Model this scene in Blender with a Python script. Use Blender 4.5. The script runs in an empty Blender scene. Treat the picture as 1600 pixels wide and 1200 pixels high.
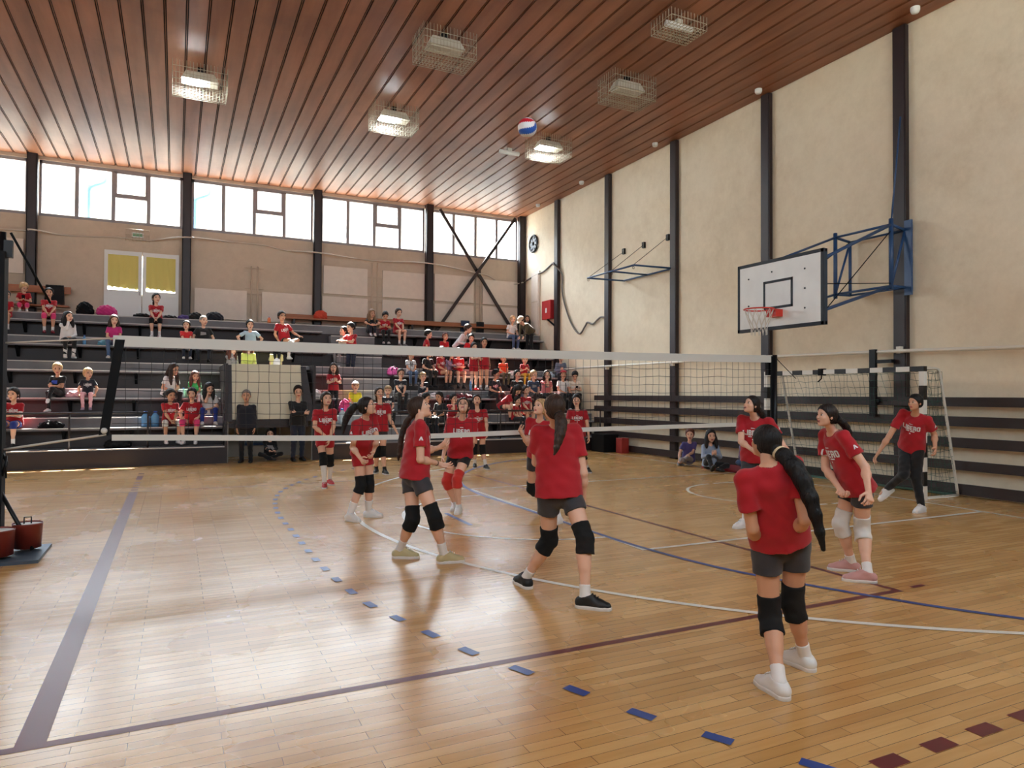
import bpy, math, random
import numpy as np
from mathutils import Vector, Matrix
from mathutils.bvhtree import BVHTree
random.seed(7); np.random.seed(7)
sc = bpy.context.scene
col = sc.collection
V = lambda *a: np.array(a, dtype=float)

# ---------------------------------------------------------------- camera
cam_data = bpy.data.cameras.new('camera'); cam = bpy.data.objects.new('camera', cam_data); col.objects.link(cam)
cam_data.sensor_fit = 'HORIZONTAL'; cam_data.sensor_width = 36.0
cam_data.lens = 1084.81 / 1600 * 36.0
cam_data.clip_start = 0.05; cam_data.clip_end = 300
YAW, PITCH, ROLL = 0.4507, 0.0153, 0.0047
_f = Vector((math.sin(YAW) * math.cos(PITCH), math.cos(YAW) * math.cos(PITCH), math.sin(PITCH)))
_r = Vector((math.cos(YAW), -math.sin(YAW), 0)); _u = _r.cross(_f)
_r2 = _r * math.cos(ROLL) + _u * math.sin(ROLL); _u2 = -_r * math.sin(ROLL) + _u * math.cos(ROLL)
cam.matrix_world = Matrix(((_r2.x, _u2.x, -_f.x, -5.3989), (_r2.y, _u2.y, -_f.y, -3.8005), (_r2.z, _u2.z, -_f.z, 1.6082), (0, 0, 0, 1)))
sc.camera = cam

# ---------------------------------------------------------------- sky, sun, exposure
world = bpy.data.worlds.new('sky'); sc.world = world; world.use_nodes = True
_nt = world.node_tree; _bg = _nt.nodes['Background']; _tc = _nt.nodes.new('ShaderNodeTexCoord'); _sx = _nt.nodes.new('ShaderNodeSeparateXYZ')
_nt.links.new(_tc.outputs['Generated'], _sx.inputs[0])
_cr = _nt.nodes.new('ShaderNodeMapRange'); _cr.inputs[1].default_value = -0.6; _cr.inputs[2].default_value = 0.6; _cr.inputs[3].default_value = 2.2; _cr.inputs[4].default_value = 11.5   # sky strength graded for the light balance, brightest beyond the window wall
_nt.links.new(_sx.outputs['Y'], _cr.inputs[0]); _nt.links.new(_cr.outputs[0], _bg.inputs[1]); _bg.inputs[0].default_value = (0.84, 0.92, 1.0, 1)
sun_d = bpy.data.lights.new('sun', 'SUN'); sun = bpy.data.objects.new('sun', sun_d); col.objects.link(sun)
sun_d.energy = 28.0; sun_d.angle = math.radians(0.6); sun_d.color = (1.0, 0.93, 0.82)
sun.rotation_euler = Vector((-0.14, -1.0, -1.27)).to_track_quat('-Z', 'Y').to_euler()
sun.location = (0, 30, 20)
sc.view_settings.view_transform = 'Standard'; sc.view_settings.look = 'None'
sc.view_settings.gamma = 1.0; sc.view_settings.use_curve_mapping = False
sc.view_settings.exposure = 1.68
try:
    sc.cycles.use_denoising = True; sc.cycles.max_bounces = 8; sc.cycles.diffuse_bounces = 5
    sc.cycles.glossy_bounces = 4; sc.cycles.transparent_max_bounces = 12; sc.cycles.sample_clamp_indirect = 12
    sc.cycles.caustics_reflective = False; sc.cycles.caustics_refractive = False
except Exception:
    pass
XW, YW, H, YN, XL = 6.12, 19.11, 8.15, -5.4, -22.0     # right wall, window wall, ceiling, near wall, far left wall
def portal(loc, rot, sx, sy):
    d = bpy.data.lights.new('window_daylight', 'AREA'); d.shape = 'RECTANGLE'; d.size = sx; d.size_y = sy
    d.cycles.is_portal = True
    o = bpy.data.objects.new('window_daylight', d); o.location = loc; o.rotation_euler = rot; col.objects.link(o)
portal((-7.9, YW + 0.20, 7.25), (math.radians(-90), 0, 0), 28.0, 1.6)
portal((-7.9, YN - 0.20, 6.3), (math.radians(90), 0, 0), 28.0, 2.8)

# ---------------------------------------------------------------- helpers
def srgb(r, g, b):
    def f(c):
        c /= 255.0
        return c / 12.92 if c <= 0.04045 else ((c + 0.055) / 1.055) ** 2.4
    return (f(r), f(g), f(b), 1.0)
MATS = {}
def mat(name, rgb, rough=0.6, metal=0.0, noise=0.0, nscale=6.0, bump=0.0, bscale=60.0, spec=0.5, stretch=(1, 1, 1), emit=None, sheen=0.0):
    if name in MATS: return MATS[name]
    m = bpy.data.materials.new(name); m.use_nodes = True; nt = m.node_tree; b = nt.nodes['Principled BSDF']
    c = srgb(*rgb); b.inputs['Base Color'].default_value = c; b.inputs['Roughness'].default_value = rough
    b.inputs['Metallic'].default_value = metal; b.inputs['Specular IOR Level'].default_value = spec
    if sheen: b.inputs['Sheen Weight'].default_value = sheen
    if emit: b.inputs['Emission Color'].default_value = srgb(*rgb); b.inputs['Emission Strength'].default_value = emit
    if noise or bump:
        tc = nt.nodes.new('ShaderNodeTexCoord'); mp = nt.nodes.new('ShaderNodeMapping'); mp.inputs['Scale'].default_value = stretch
        nt.links.new(tc.outputs['Object'], mp.inputs['Vector'])
    if noise:
        n = nt.nodes.new('ShaderNodeTexNoise'); n.inputs['Scale'].default_value = nscale; n.inputs['Detail'].default_value = 5
        nt.links.new(mp.outputs[0], n.inputs['Vector'])
        rp = nt.nodes.new('ShaderNodeMapRange'); rp.inputs[1].default_value = 0.3; rp.inputs[2].default_value = 0.7
        rp.inputs[3].default_value = 1 - noise; rp.inputs[4].default_value = 1 + noise
        nt.links.new(n.outputs['Fac'], rp.inputs[0])
        mx = nt.nodes.new('ShaderNodeMix'); mx.data_type = 'RGBA'; mx.blend_type = 'MULTIPLY'; mx.inputs[0].default_value = 1
        mx.inputs[6].default_value = c; nt.links.new(rp.outputs[0], mx.inputs[7]); nt.links.new(mx.outputs[2], b.inputs['Base Color'])
    if bump:
        n2 = nt.nodes.new('ShaderNodeTexNoise'); n2.inputs['Scale'].default_value = bscale; n2.inputs['Detail'].default_value = 3
        nt.links.new(mp.outputs[0], n2.inputs['Vector'])
        bp = nt.nodes.new('ShaderNodeBump'); bp.inputs['Strength'].default_value = bump; bp.inputs['Distance'].default_value = 0.01
        nt.links.new(n2.outputs['Fac'], bp.inputs['Height']); nt.links.new(bp.outputs[0], b.inputs['Normal'])
    MATS[name] = m
    return m
def tag(o, label=None, cat=None, group=None, kind=None):
    if label: o['label'] = label
    if cat: o['category'] = cat
    if group: o['group'] = group
    if kind: o['kind'] = kind
    return o
def empty(name, loc, label=None, cat=None, group=None):
    o = bpy.data.objects.new(name, None); o.location = loc; o.empty_display_size = 0.1; col.objects.link(o)
    return tag(o, label, cat, group)
def link_mesh(name, me, parent=None, loc=(0, 0, 0)):
    o = bpy.data.objects.new(name, me); o.location = loc; col.objects.link(o)
    if parent is not None: o.parent = parent
    return o
class MB:
    """collects boxes, bars, tubes and lathes into one mesh"""
    def __init__(s, org=(0, 0, 0)): s.v = []; s.f = []; s.m = []; s.sm = []; s.org = V(*org)
    def add(s, vs, fs, mi=0, smooth=False):
        n = len(s.v); s.v += [tuple(V(*p) - s.org) for p in vs]; s.f += [tuple(i + n for i in f) for f in fs]
        s.m += [mi] * len(fs); s.sm += [smooth] * len(fs)
    def box(s, x0, x1, y0, y1, z0, z1, mi=0):
        s.add([(x0, y0, z0), (x1, y0, z0), (x1, y1, z0), (x0, y1, z0), (x0, y0, z1), (x1, y0, z1), (x1, y1, z1), (x0, y1, z1)],
              [(0, 3, 2, 1), (4, 5, 6, 7), (0, 1, 5, 4), (1, 2, 6, 5), (2, 3, 7, 6), (3, 0, 4, 7)], mi)
    def hexa(s, bottom, top, mi=0):
        s.add(list(bottom) + list(top), [(0, 3, 2, 1), (4, 5, 6, 7), (0, 1, 5, 4), (1, 2, 6, 5), (2, 3, 7, 6), (3, 0, 4, 7)], mi)
    def bar(s, a, b, w, h=None, mi=0, up=(0, 0, 1)):
        a, b = V(*a), V(*b); h = h or w; d = b - a; d /= np.linalg.norm(d); u = V(*up)
        if abs(d @ u) > 0.95: u = V(0, 1, 0)
        x = np.cross(d, u); x /= np.linalg.norm(x); y = np.cross(x, d)
        q = [x * w / 2 * i + y * h / 2 * j for i, j in ((-1, -1), (1, -1), (1, 1), (-1, 1))]
        s.add([a + t for t in q] + [b + t for t in q], [(0, 1, 2, 3), (7, 6, 5, 4), (0, 4, 5, 1), (1, 5, 6, 2), (2, 6, 7, 3), (3, 7, 4, 0)], mi)
    def tube(s, pts, r, n=8, mi=0, cap=True, closed=False):
        pts = [V(*p) for p in pts]; rs = r if isinstance(r, (list, tuple)) else [r] * len(pts)
        vs = []; prev = None; N = len(pts)
        for i, p in enumerate(pts):
            if closed: d = pts[(i + 1) % N] - pts[i - 1]
            else: d = pts[min(i + 1, N - 1)] - pts[max(i - 1, 0)]
            d = d / (np.linalg.norm(d) + 1e-12)
            if prev is None:
                u = V(0, 0, 1) if abs(d[2]) < 0.9 else V(1, 0, 0); x = np.cross(d, u)
            else: x = prev - d * (prev @ d)
            x /= np.linalg.norm(x) + 1e-12; prev = x; y = np.cross(d, x)
            vs += [p + rs[i] * (x * math.cos(2 * math.pi * k / n) + y * math.sin(2 * math.pi * k / n)) for k in range(n)]
        fs = []
        for i in range(N if closed else N - 1):
            j = (i + 1) % N
            fs += [(i * n + k, i * n + (k + 1) % n, j * n + (k + 1) % n, j * n + k) for k in range(n)]
        if cap and not closed: fs += [tuple(range(n))[::-1], tuple((N - 1) * n + k for k in range(n))]
        s.add(vs, fs, mi, True)
    def lathe(s, prof, c=(0, 0, 0), n=20, mi=0):
        vs = []; fs = []
        for r, z in prof: vs += [(c[0] + r * math.cos(2 * math.pi * k / n), c[1] + r * math.sin(2 * math.pi * k / n), c[2] + z) for k in range(n)]
        for i in range(len(prof) - 1): fs += [(i * n + k, i * n + (k + 1) % n, (i + 1) * n + (k + 1) % n, (i + 1) * n + k) for k in range(n)]
        s.add(vs, fs, mi, True)
    def ball(s, c, r, n=12, mi=0, sc_=(1, 1, 1)):
        prof = []; vs = []; fs = []; m = max(4, n // 2)
        for i in range(m + 1):
            t = math.pi * i / m - math.pi / 2
            for k in range(n):
                a = 2 * math.pi * k / n
                vs.append((c[0] + sc_[0] * r * math.cos(t) * math.cos(a), c[1] + sc_[1] * r * math.cos(t) * math.sin(a), c[2] + sc_[2] * r * math.sin(t)))
        for i in range(m): fs += [(i * n + k, i * n + (k + 1) % n, (i + 1) * n + (k + 1) % n, (i + 1) * n + k) for k in range(n)]
        s.add(vs, fs, mi, True)
    def build(s, name, mats, parent=None, loc=None, bevel=0):
        me = bpy.data.meshes.new(name); me.from_pydata([tuple(map(float, p)) for p in s.v], [], s.f)
        for m in (mats if isinstance(mats, (list, tuple)) else [mats]): me.materials.append(m)
        me.polygons.foreach_set('material_index', s.m); me.polygons.foreach_set('use_smooth', s.sm); me.update()
        o = link_mesh(name, me, parent, tuple(s.org) if (parent is None and loc is None) else (loc or (0, 0, 0)))
        if bevel:
            b = o.modifiers.new('edge', 'BEVEL'); b.width = bevel; b.segments = 2; b.limit_method = 'ANGLE'
        return o
# ---------------------------------------------------------------- setting materials
def floor_material():
    m = bpy.data.materials.new('parquet'); m.use_nodes = True; nt = m.node_tree; N = nt.nodes; L = nt.links; b = N['Principled BSDF']
    tc = N.new('ShaderNodeTexCoord'); mp = N.new('ShaderNodeMapping'); L.new(tc.outputs['Object'], mp.inputs[0])
    br = N.new('ShaderNodeTexBrick'); br.inputs['Scale'].default_value = 1.0; br.inputs['Brick Width'].default_value = 0.62; br.inputs['Row Height'].default_value = 0.072
    br.inputs['Mortar Size'].default_value = 0.0016; br.inputs['Mortar Smooth'].default_value = 0.2; br.offset = 0.37; br.offset_frequency = 2; br.inputs['Bias'].default_value = 0.0
    br.inputs['Color1'].default_value = (0, 0, 0, 1); br.inputs['Color2'].default_value = (1, 1, 1, 1); br.inputs['Mortar'].default_value = (0.35, 0.35, 0.35, 1)
    L.new(mp.outputs[0], br.inputs['Vector'])
    mp2 = N.new('ShaderNodeMapping'); mp2.inputs['Scale'].default_value = (2.2, 30, 1); L.new(tc.outputs['Object'], mp2.inputs[0])
    n1 = N.new('ShaderNodeTexNoise'); n1.inputs['Scale'].default_value = 1.0; n1.inputs['Detail'].default_value = 6; L.new(mp2.outputs[0], n1.inputs['Vector'])
    ad = N.new('ShaderNodeMath'); ad.operation = 'MULTIPLY_ADD'; ad.inputs[1].default_value = 0.55; L.new(br.outputs['Color'], ad.inputs[0])
    mm = N.new('ShaderNodeMath'); mm.operation = 'MULTIPLY'; mm.inputs[1].default_value = 0.5; L.new(n1.outputs['Fac'], mm.inputs[0]); L.new(mm.outputs[0], ad.inputs[2])
    cr = N.new('ShaderNodeValToRGB'); e = cr.color_ramp.elements
    e[0].position = 0.10; e[0].color = srgb(174, 128, 70); e[1].position = 0.95; e[1].color = srgb(216, 174, 112)
    x = cr.color_ramp.elements.new(0.5); x.color = srgb(196, 151, 90)
    L.new(ad.outputs[0], cr.inputs[0])
    mo = N.new('ShaderNodeMix'); mo.data_type = 'RGBA'; mo.inputs[7].default_value = srgb(92, 60, 34); L.new(br.outputs['Fac'], mo.inputs[0]); L.new(cr.outputs[0], mo.inputs[6])
    n3 = N.new('ShaderNodeTexNoise'); n3.inputs['Scale'].default_value = 0.7; n3.inputs['Detail'].default_value = 4; L.new(tc.outputs['Object'], n3.inputs['Vector'])
    rg = N.new('ShaderNodeMapRange'); rg.inputs[1].default_value = 0.3; rg.inputs[2].default_value = 0.75; rg.inputs[3].default_value = 0.20; rg.inputs[4].default_value = 0.33
    L.new(n3.outputs['Fac'], rg.inputs[0]); L.new(rg.outputs[0], b.inputs['Roughness'])
    L.new(mo.outputs[2], b.inputs['Base Color'])
    # boards cup a little, so each one mirrors the windows at its own tilt
    n4 = N.new('ShaderNodeTexNoise'); n4.inputs['Scale'].default_value = 1.0; n4.inputs['Detail'].default_value = 2
    mp3 = N.new('ShaderNodeMapping'); mp3.inputs['Scale'].default_value = (1.3, 9, 1); L.new(tc.outputs['Object'], mp3.inputs[0]); L.new(mp3.outputs[0], n4.inputs['Vector'])
    a2 = N.new('ShaderNodeMath'); a2.operation = 'MULTIPLY_ADD'; a2.inputs[1].default_value = 0.35; L.new(br.outputs['Color'], a2.inputs[0]); L.new(n4.outputs['Fac'], a2.inputs[2])
    bp = N.new('ShaderNodeBump'); bp.inputs['Strength'].default_value = 0.35; bp.inputs['Distance'].default_value = 0.004
    L.new(a2.outputs[0], bp.inputs['Height']); L.new(bp.outputs[0], b.inputs['Normal'])
    b.inputs['Specular IOR Level'].default_value = 1.0
    return m
def plaster(name, rgb, dirt, sc1=0.6):
    m = bpy.data.materials.new(name); m.use_nodes = True; nt = m.node_tree; N = nt.nodes; L = nt.links; b = N['Principled BSDF']; b.inputs['Roughness'].default_value = 0.85
    tc = N.new('ShaderNodeTexCoord')
    n1 = N.new('ShaderNodeTexNoise'); n1.inputs['Scale'].default_value = sc1; n1.inputs['Detail'].default_value = 8; n1.inputs['Roughness'].default_value = 0.65; L.new(tc.outputs['Object'], n1.inputs['Vector'])
    n2 = N.new('ShaderNodeTexNoise'); n2.inputs['Scale'].default_value = 4; n2.inputs['Detail'].default_value = 6; n2.inputs['Roughness'].default_value = 0.7; L.new(tc.outputs['Object'], n2.inputs['Vector'])
    mul = N.new('ShaderNodeMath'); mul.operation = 'MULTIPLY'; L.new(n1.outputs['Fac'], mul.inputs[0]); L.new(n2.outputs['Fac'], mul.inputs[1])
    cr = N.new('ShaderNodeValToRGB'); e = cr.color_ramp.elements; e[0].position = 0.18; e[0].color = srgb(*rgb); e[1].position = 0.46; e[1].color = srgb(*dirt); L.new(mul.outputs[0], cr.inputs[0])
    L.new(cr.outputs[0], b.inputs['Base Color'])
    bp = N.new('ShaderNodeBump'); bp.inputs['Strength'].default_value = 0.15; bp.inputs['Distance'].default_value = 0.02; L.new(n2.outputs['Fac'], bp.inputs['Height']); L.new(bp.outputs[0], b.inputs['Normal'])
    return m
def slat_material():
    m = bpy.data.materials.new('ceiling_laminate'); m.use_nodes = True; nt = m.node_tree; N = nt.nodes; L = nt.links; b = N['Principled BSDF']
    tc = N.new('ShaderNodeTexCoord'); mp = N.new('ShaderNodeMapping'); mp.inputs['Scale'].default_value = (3.0, 0.35, 1); L.new(tc.outputs['Object'], mp.inputs[0])
    n1 = N.new('ShaderNodeTexNoise'); n1.inputs['Scale'].default_value = 1.2; n1.inputs['Detail'].default_value = 8; L.new(mp.outputs[0], n1.inputs['Vector'])
    cr = N.new('ShaderNodeValToRGB'); e = cr.color_ramp.elements; e[0].position = 0.3; e[0].color = srgb(124, 78, 54); e[1].position = 0.75; e[1].color = srgb(164, 110, 80); L.new(n1.outputs['Fac'], cr.inputs[0])
    # grimy seam stains where the boards are screwed
    n2 = N.new('ShaderNodeTexNoise'); n2.inputs['Scale'].default_value = 0.8; n2.inputs['Detail'].default_value = 6; L.new(tc.outputs['Object'], n2.inputs['Vector'])
    r2 = N.new('ShaderNodeMapRange'); r2.inputs[1].default_value = 0.55; r2.inputs[2].default_value = 0.8; r2.inputs[3].default_value = 0; r2.inputs[4].default_value = 0.5; L.new(n2.outputs['Fac'], r2.inputs[0])
    mx = N.new('ShaderNodeMix'); mx.data_type = 'RGBA'; mx.inputs[7].default_value = srgb(84, 56, 46); L.new(r2.outputs[0], mx.inputs[0]); L.new(cr.outputs[0], mx.inputs[6]); L.new(mx.outputs[2], b.inputs['Base Color'])
    b.inputs['Roughness'].default_value = 0.40; b.inputs['Specular IOR Level'].default_value = 0.35
    n3 = N.new('ShaderNodeTexNoise'); n3.inputs['Scale'].default_value = 2.2; n3.inputs['Detail'].default_value = 2; L.new(tc.outputs['Object'], n3.inputs['Vector'])
    bp = N.new('ShaderNodeBump'); bp.inputs['Strength'].default_value = 0.25; bp.inputs['Distance'].default_value = 0.02; L.new(n3.outputs['Fac'], bp.inputs['Height']); L.new(bp.outputs[0], b.inputs['Normal'])
    return m
def glass_material():
    m = bpy.data.materials.new('window_glass'); m.use_nodes = True; nt = m.node_tree; N = nt.nodes; L = nt.links
    for n in list(N): N.remove(n)
    out = N.new('ShaderNodeOutputMaterial'); t = N.new('ShaderNodeBsdfTransparent'); t.inputs[0].default_value = (0.94, 0.97, 0.98, 1)
    g = N.new('ShaderNodeBsdfGlossy'); g.inputs['Roughness'].default_value = 0.05; mx = N.new('ShaderNodeMixShader'); mx.inputs[0].default_value = 0.05; L.new(t.outputs[0], mx.inputs[1]); L.new(g.outputs[0], mx.inputs[2]); L.new(mx.outputs[0], out.inputs[0])
    return m
M_floor = floor_material(); M_glass = glass_material(); M_slat = slat_material()
M_wallR = plaster('cream_plaster', (234, 222, 197), (217, 203, 176)); M_wallB = plaster('beige_plaster', (206, 190, 170), (190, 174, 154))
M_white = mat('line_white', (228, 226, 216), 0.35); M_blue = mat('line_blue', (38, 70, 140), 0.35); M_dred = mat('line_dark_red', (98, 34, 40), 0.35)
M_gap = mat('ceiling_gap_dark', (38, 22, 16), 0.8)
M_steel = mat('column_brown_paint', (42, 29, 29), 0.45, noise=0.12)
M_frame = mat('window_frame_grey', (150, 146, 148), 0.5)
M_pvc = mat('pvc_white', (226, 228, 226), 0.4); M_panel = mat('insulated_panel', (226, 214, 200), 0.6, noise=0.04)
M_curt = mat('yellow_curtain', (222, 208, 120), 0.8, bump=0.5, bscale=5, stretch=(6, 1, 0.6))
M_conc = mat('grey_concrete', (122, 122, 125), 0.75, noise=0.10, nscale=4)
M_maroon = mat('maroon_paint', (36, 24, 27), 0.5, noise=0.15, nscale=3)
M_rail = mat('dark_board', (38, 25, 24), 0.45, noise=0.2, nscale=2, stretch=(1, 0.3, 3))
M_wood = mat('bench_wood', (168, 104, 66), 0.5, noise=0.15, nscale=3, stretch=(0.5, 1, 8))
M_black = mat('black_matte', (12, 12, 14), 0.7, spec=0.2); M_blk2 = mat('black_metal', (18, 17, 19), 0.4, spec=0.3)
M_bluep = mat('blue_pipe_paint', (40, 72, 112), 0.4, noise=0.1); M_cream = mat('cream_board', (212, 206, 182), 0.6, noise=0.05, nscale=2)
M_pipe = mat('white_pipe_paint', (224, 218, 204), 0.4); M_cable = mat('grey_cable', (108, 100, 94), 0.6); M_cablew = mat('pale_cable', (196, 186, 172), 0.6)

# ---------------------------------------------------------------- floor with court lines
fl = MB()
fl.add([(XL, YN, 0), (XW + 0.1, YN, 0), (XW + 0.1, YW, 0), (XL, YW, 0)], [(0, 1, 2, 3)], 0)
_lz = [0.0012]
def stripe(pts, w, mi):
    z = _lz[0]; _lz[0] += 0.00008
    pts = [V(p[0], p[1], 0) for p in pts]; a = []; b = []
    for i, p in enumerate(pts):
        d = pts[min(i + 1, len(pts) - 1)] - pts[max(i - 1, 0)]; d /= np.linalg.norm(d); n = V(-d[1], d[0], 0) * w / 2
        a.append((p[0] + n[0], p[1] + n[1], z)); b.append((p[0] - n[0], p[1] - n[1], z))
    n = len(pts); fl.add(a + b, [(i + n, i + 1 + n, i + 1, i) for i in range(n - 1)], mi)
def arc(cx, cy, r, a0, a1, n=40): return [(cx + r * math.cos(math.radians(a0 + (a1 - a0) * i / n)), cy + r * math.sin(math.radians(a0 + (a1 - a0) * i / n))) for i in range(n + 1)]
WH, BL, DR = 1, 2, 3
# volleyball, dark red
stripe([(-18.03, 0.0), (0.03, 0.0)], 0.06, DR); stripe([(0, -0.0), (0, 9.0)], 0.06, DR); stripe([(-18.03, 9.03), (0.03, 9.03)], 0.04, DR)
stripe([(-5.98, 0), (-6.0, 9.0)], 0.125, DR)
for k in range(4): stripe([(-6.0, 9.22 + k * 0.34), (-6.0, 9.36 + k * 0.34)], 0.10, DR)
stripe([(-6.0, 10.75), (-6.0, 11.45)], 0.10, DR); stripe([(-6.0, 11.75), (-6.0, 11.95)], 0.10, DR)
stripe([(0.2, 0.02), (0.36, 0.02)], 0.05, DR)
for k in range(13): stripe([(-2.64 + k * 0.345, -1.755), (-2.47 + k * 0.345, -1.755)], 0.085, DR)
# basketball, white: key, three-point arc, free-throw circle, no-charge arc, base line
BX, BY = 4.95, 4.62
def tl(x, y): return (x, y)
stripe([(-1.0, 2.10), (-0.88, 7.16)], 0.06, WH); stripe([(-1.0, 2.12), (4.74, 2.10)], 0.06, WH); stripe([(-0.88, 7.14), (5.1, 7.26)], 0.05, WH)
stripe([(4.66, -3.0), (4.74, 1.6), (5.08, 5.2), (5.3, 10.8), (5.3, 12.4)], 0.05, WH)
stripe(arc(3.45, 4.63, 6.75, 116, 256, 80), 0.06, WH)
stripe(arc(-0.94, 4.62, 1.8, 92, 268, 30), 0.05, WH); stripe(arc(3.45, 4.75, 1.28, 95, 265, 24), 0.05, WH)
stripe([(3.45, 6.03), (4.0, 6.04)], 0.05, WH); stripe([(3.45, 3.47), (4.2, 3.46)], 0.05, WH)
# handball, blue: goal-area line, dashed free-throw line, seven metre line
GX, GY = 5.03, 4.68
A6 = [(0.55, -1.35), (0.15, -0.87), (-0.27, -0.17), (-0.77, 1.04), (-0.95, 2.15), (-0.98, 3.2), (-0.97, 4.1), (-0.97, 5.4), (-0.98, 6.5), (-0.8, 7.7), (-0.3, 9.0), (0.5, 10.2), (1.6, 11.2), (2.6, 11.7)]
def smooth(pts, n=6):
    out = []
    for i in range(len(pts) - 1):
        p0 = pts[max(i - 1, 0)]; p1 = pts[i]; p2 = pts[i + 1]; p3 = pts[min(i + 2, len(pts) - 1)]
        for k in range(n):
            t = k / n
            out.append(tuple(0.5 * (2 * p1[j] + (p2[j] - p0[j]) * t + (2 * p0[j] - 5 * p1[j] + 4 * p2[j] - p3[j]) * t * t + (3 * p1[j] - p0[j] - 3 * p2[j] + p3[j]) * t ** 3) for j in range(len(p1))))
    return out + [tuple(pts[-1])]
stripe(smooth(A6), 0.06, BL)
stripe([(-2.12, 4.12), (-2.10, 5.05)], 0.06, BL)
D9 = smooth([(-2.45, -2.45), (-2.67, -2.05), (-2.89, -1.62), (-3.08, -1.30), (-3.27, -0.93), (-3.42, -0.55), (-3.57, -0.16), (-3.72, 0.20), (-3.91, 0.89), (-4.08, 1.65), (-4.16, 3.0), (-4.16, 4.6), (-4.15, 6.0), (-4.0, 7.4), (-3.7, 8.5), (-3.2, 9.55), (-2.5, 10.6), (-1.6, 11.5)], 10)
_acc = 0.0; _seg = []; _on = True
for i in range(len(D9) - 1):
    a, b = V(*D9[i]), V(*D9[i + 1]); l = np.linalg.norm(b - a); k = max(1, int(l / 0.02))
    for j in range(k):
        _seg.append(tuple(a + (b - a) * j / k)); _acc += l / k
        lim = 0.16 if _on else 0.23
        if _acc >= lim:
            if _on and len(_seg) > 1: stripe([_seg[0], _seg[len(_seg) // 2], _seg[-1]], 0.065, BL)
            _seg = []; _acc = 0; _on = not _on
_fo = fl.build('floor', [M_floor, M_white, M_blue, M_dred]); tag(_fo, kind='structure')

# ---------------------------------------------------------------- shell
def struct(o): return tag(o, kind='structure')
w = MB(); w.box(XW, XW + 0.3, YN - 0.3, YW + 0.3, 0, H + 0.3); struct(w.build('wall_right', M_wallR))
w = MB(); w.box(XL - 0.3, XL, YN - 0.3, YW + 0.3, 0, H + 0.3); struct(w.build('wall_left', M_wallR))
w = MB(); w.box(XL, -7.19, YW, YW + 0.3, 0, 6.50); w.box(-5.45, XW, YW, YW + 0.3, 0, 6.50); w.box(-7.19, -5.45, YW, YW + 0.3, 0, 4.5); w.box(-7.19, -5.45, YW, YW + 0.3, 5.6, 6.50); w.box(XL, XW, YW, YW + 0.3, 8.06, H + 0.3); struct(w.build('wall_back', M_wallB))
w = MB(); w.box(XL, XW, YN - 0.3, YN, 0, 4.9); w.box(XL, XW, YN - 0.3, YN, 7.8, H + 0.3); struct(w.build('wall_front', M_wallR))
c = MB(); c.box(XL, XW, YN, YW, H + 0.06, H + 0.2, 1)
xx = XW - 0.02
while xx > XL:
    x0 = xx - 0.295
    c.box(x0, xx, YN, YW, H, H + 0.02, 0); c.box(x0 - 0.030, x0 - 0.021, YN, YW, H + 0.004, H + 0.03, 0)
    xx -= 0.346
struct(c.build('ceiling', [M_slat, M_gap]))
# steel columns, each its own
for k, x in enumerate([6.02, 2.43, -1.35, -5.16, -9.0, -12.85, -16.7]):
    w = MB((x, YW - 0.12, 0)); hw = 0.12 if k else 0.13
    w.box(x - hw, x + hw, YW - 0.22, YW - 0.20, 0, H); w.box(x - hw, x + hw, YW - 0.03, YW, 0, H); w.box(x - 0.05, x + 0.05, YW - 0.21, YW - 0.02, 0, H)
    w.box(x - hw, x - hw + 0.02, YW - 0.22, YW, 0, H); w.box(x + hw - 0.02, x + hw, YW - 0.22, YW, 0, H)
    struct(w.build('trim_%d' % (k + 1), M_steel))
for k, y in enumerate([16.45, 13.40, 10.36, 7.27, 4.18, 1.05, -2.1]):
    w = MB((XW - 0.1, y, 0)); w.box(XW - 0.12, XW - 0.10, y - 0.10, y + 0.10, 0, H - 0.02); w.box(XW - 0.03, XW, y - 0.10, y + 0.10, 0, H - 0.02); w.box(XW - 0.11, XW - 0.02, y - 0.12, y + 0.12, 0, H - 0.02)
    struct(w.build('trim_%d' % (k + 8), M_steel))
# windows of the back wall
def window(n, x0, x1, hop=True):
    f = MB((x0, YW, 6.5)); z0, z1 = 6.50, 8.06; y0, y1 = YW + 0.04, YW + 0.12
    f.box(x0, x1, y0 - 0.03, y1, z0, z0 + 0.08); f.box(x0, x1, y0, y1, z1 - 0.09, z1); f.box(x0, x0 + 0.07, y0, y1, z0, z1); f.box(x1 - 0.07, x1, y0, y1, z0, z1)
    q = (x1 - x0) / 4
    for i in (1, 2, 3): f.box(x0 + q * i - 0.05, x0 + q * i + 0.05, y0, y1, z0 + 0.06, z1 - 0.07)
    if hop:
        f.box(x0 + 2 * q + 0.03, x0 + 3 * q - 0.03, y0 - 0.02, y1, 7.24, 7.36)
        f.box(x0 + 2 * q + 0.035, x0 + 2 * q + 0.09, y0 - 0.02, y1, 7.34, 7.99); f.box(x0 + 3 * q - 0.09, x0 + 3 * q - 0.035, y0 - 0.02, y1, 7.34, 7.99)
        f.box(x0 + 2 * q + 0.035, x0 + 3 * q - 0.035, y0 - 0.02, y1, 7.94, 8.0); f.box(x0 + 2.5 * q - 0.03, x0 + 2.5 * q + 0.03, y0 - 0.05, y0 - 0.02, 7.93, 7.99)
    o = struct(f.build('window_%d' % n, M_frame))
    g = MB((x0, YW, 6.5)); g.box(x0 + 0.04, x1 - 0.04, y0 + 0.035, y0 + 0.045, z0 + 0.05, z1 - 0.06); g.build('window_pane', M_glass, o)
for n, (a, b) in enumerate([(2.55, 5.9), (-1.23, 2.31), (-5.04, -1.47), (-8.88, -5.28), (-12.73, -9.12), (-16.58, -12.97), (-21.9, -16.82)]): window(n + 1, a, b, n not in (0,))
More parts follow.
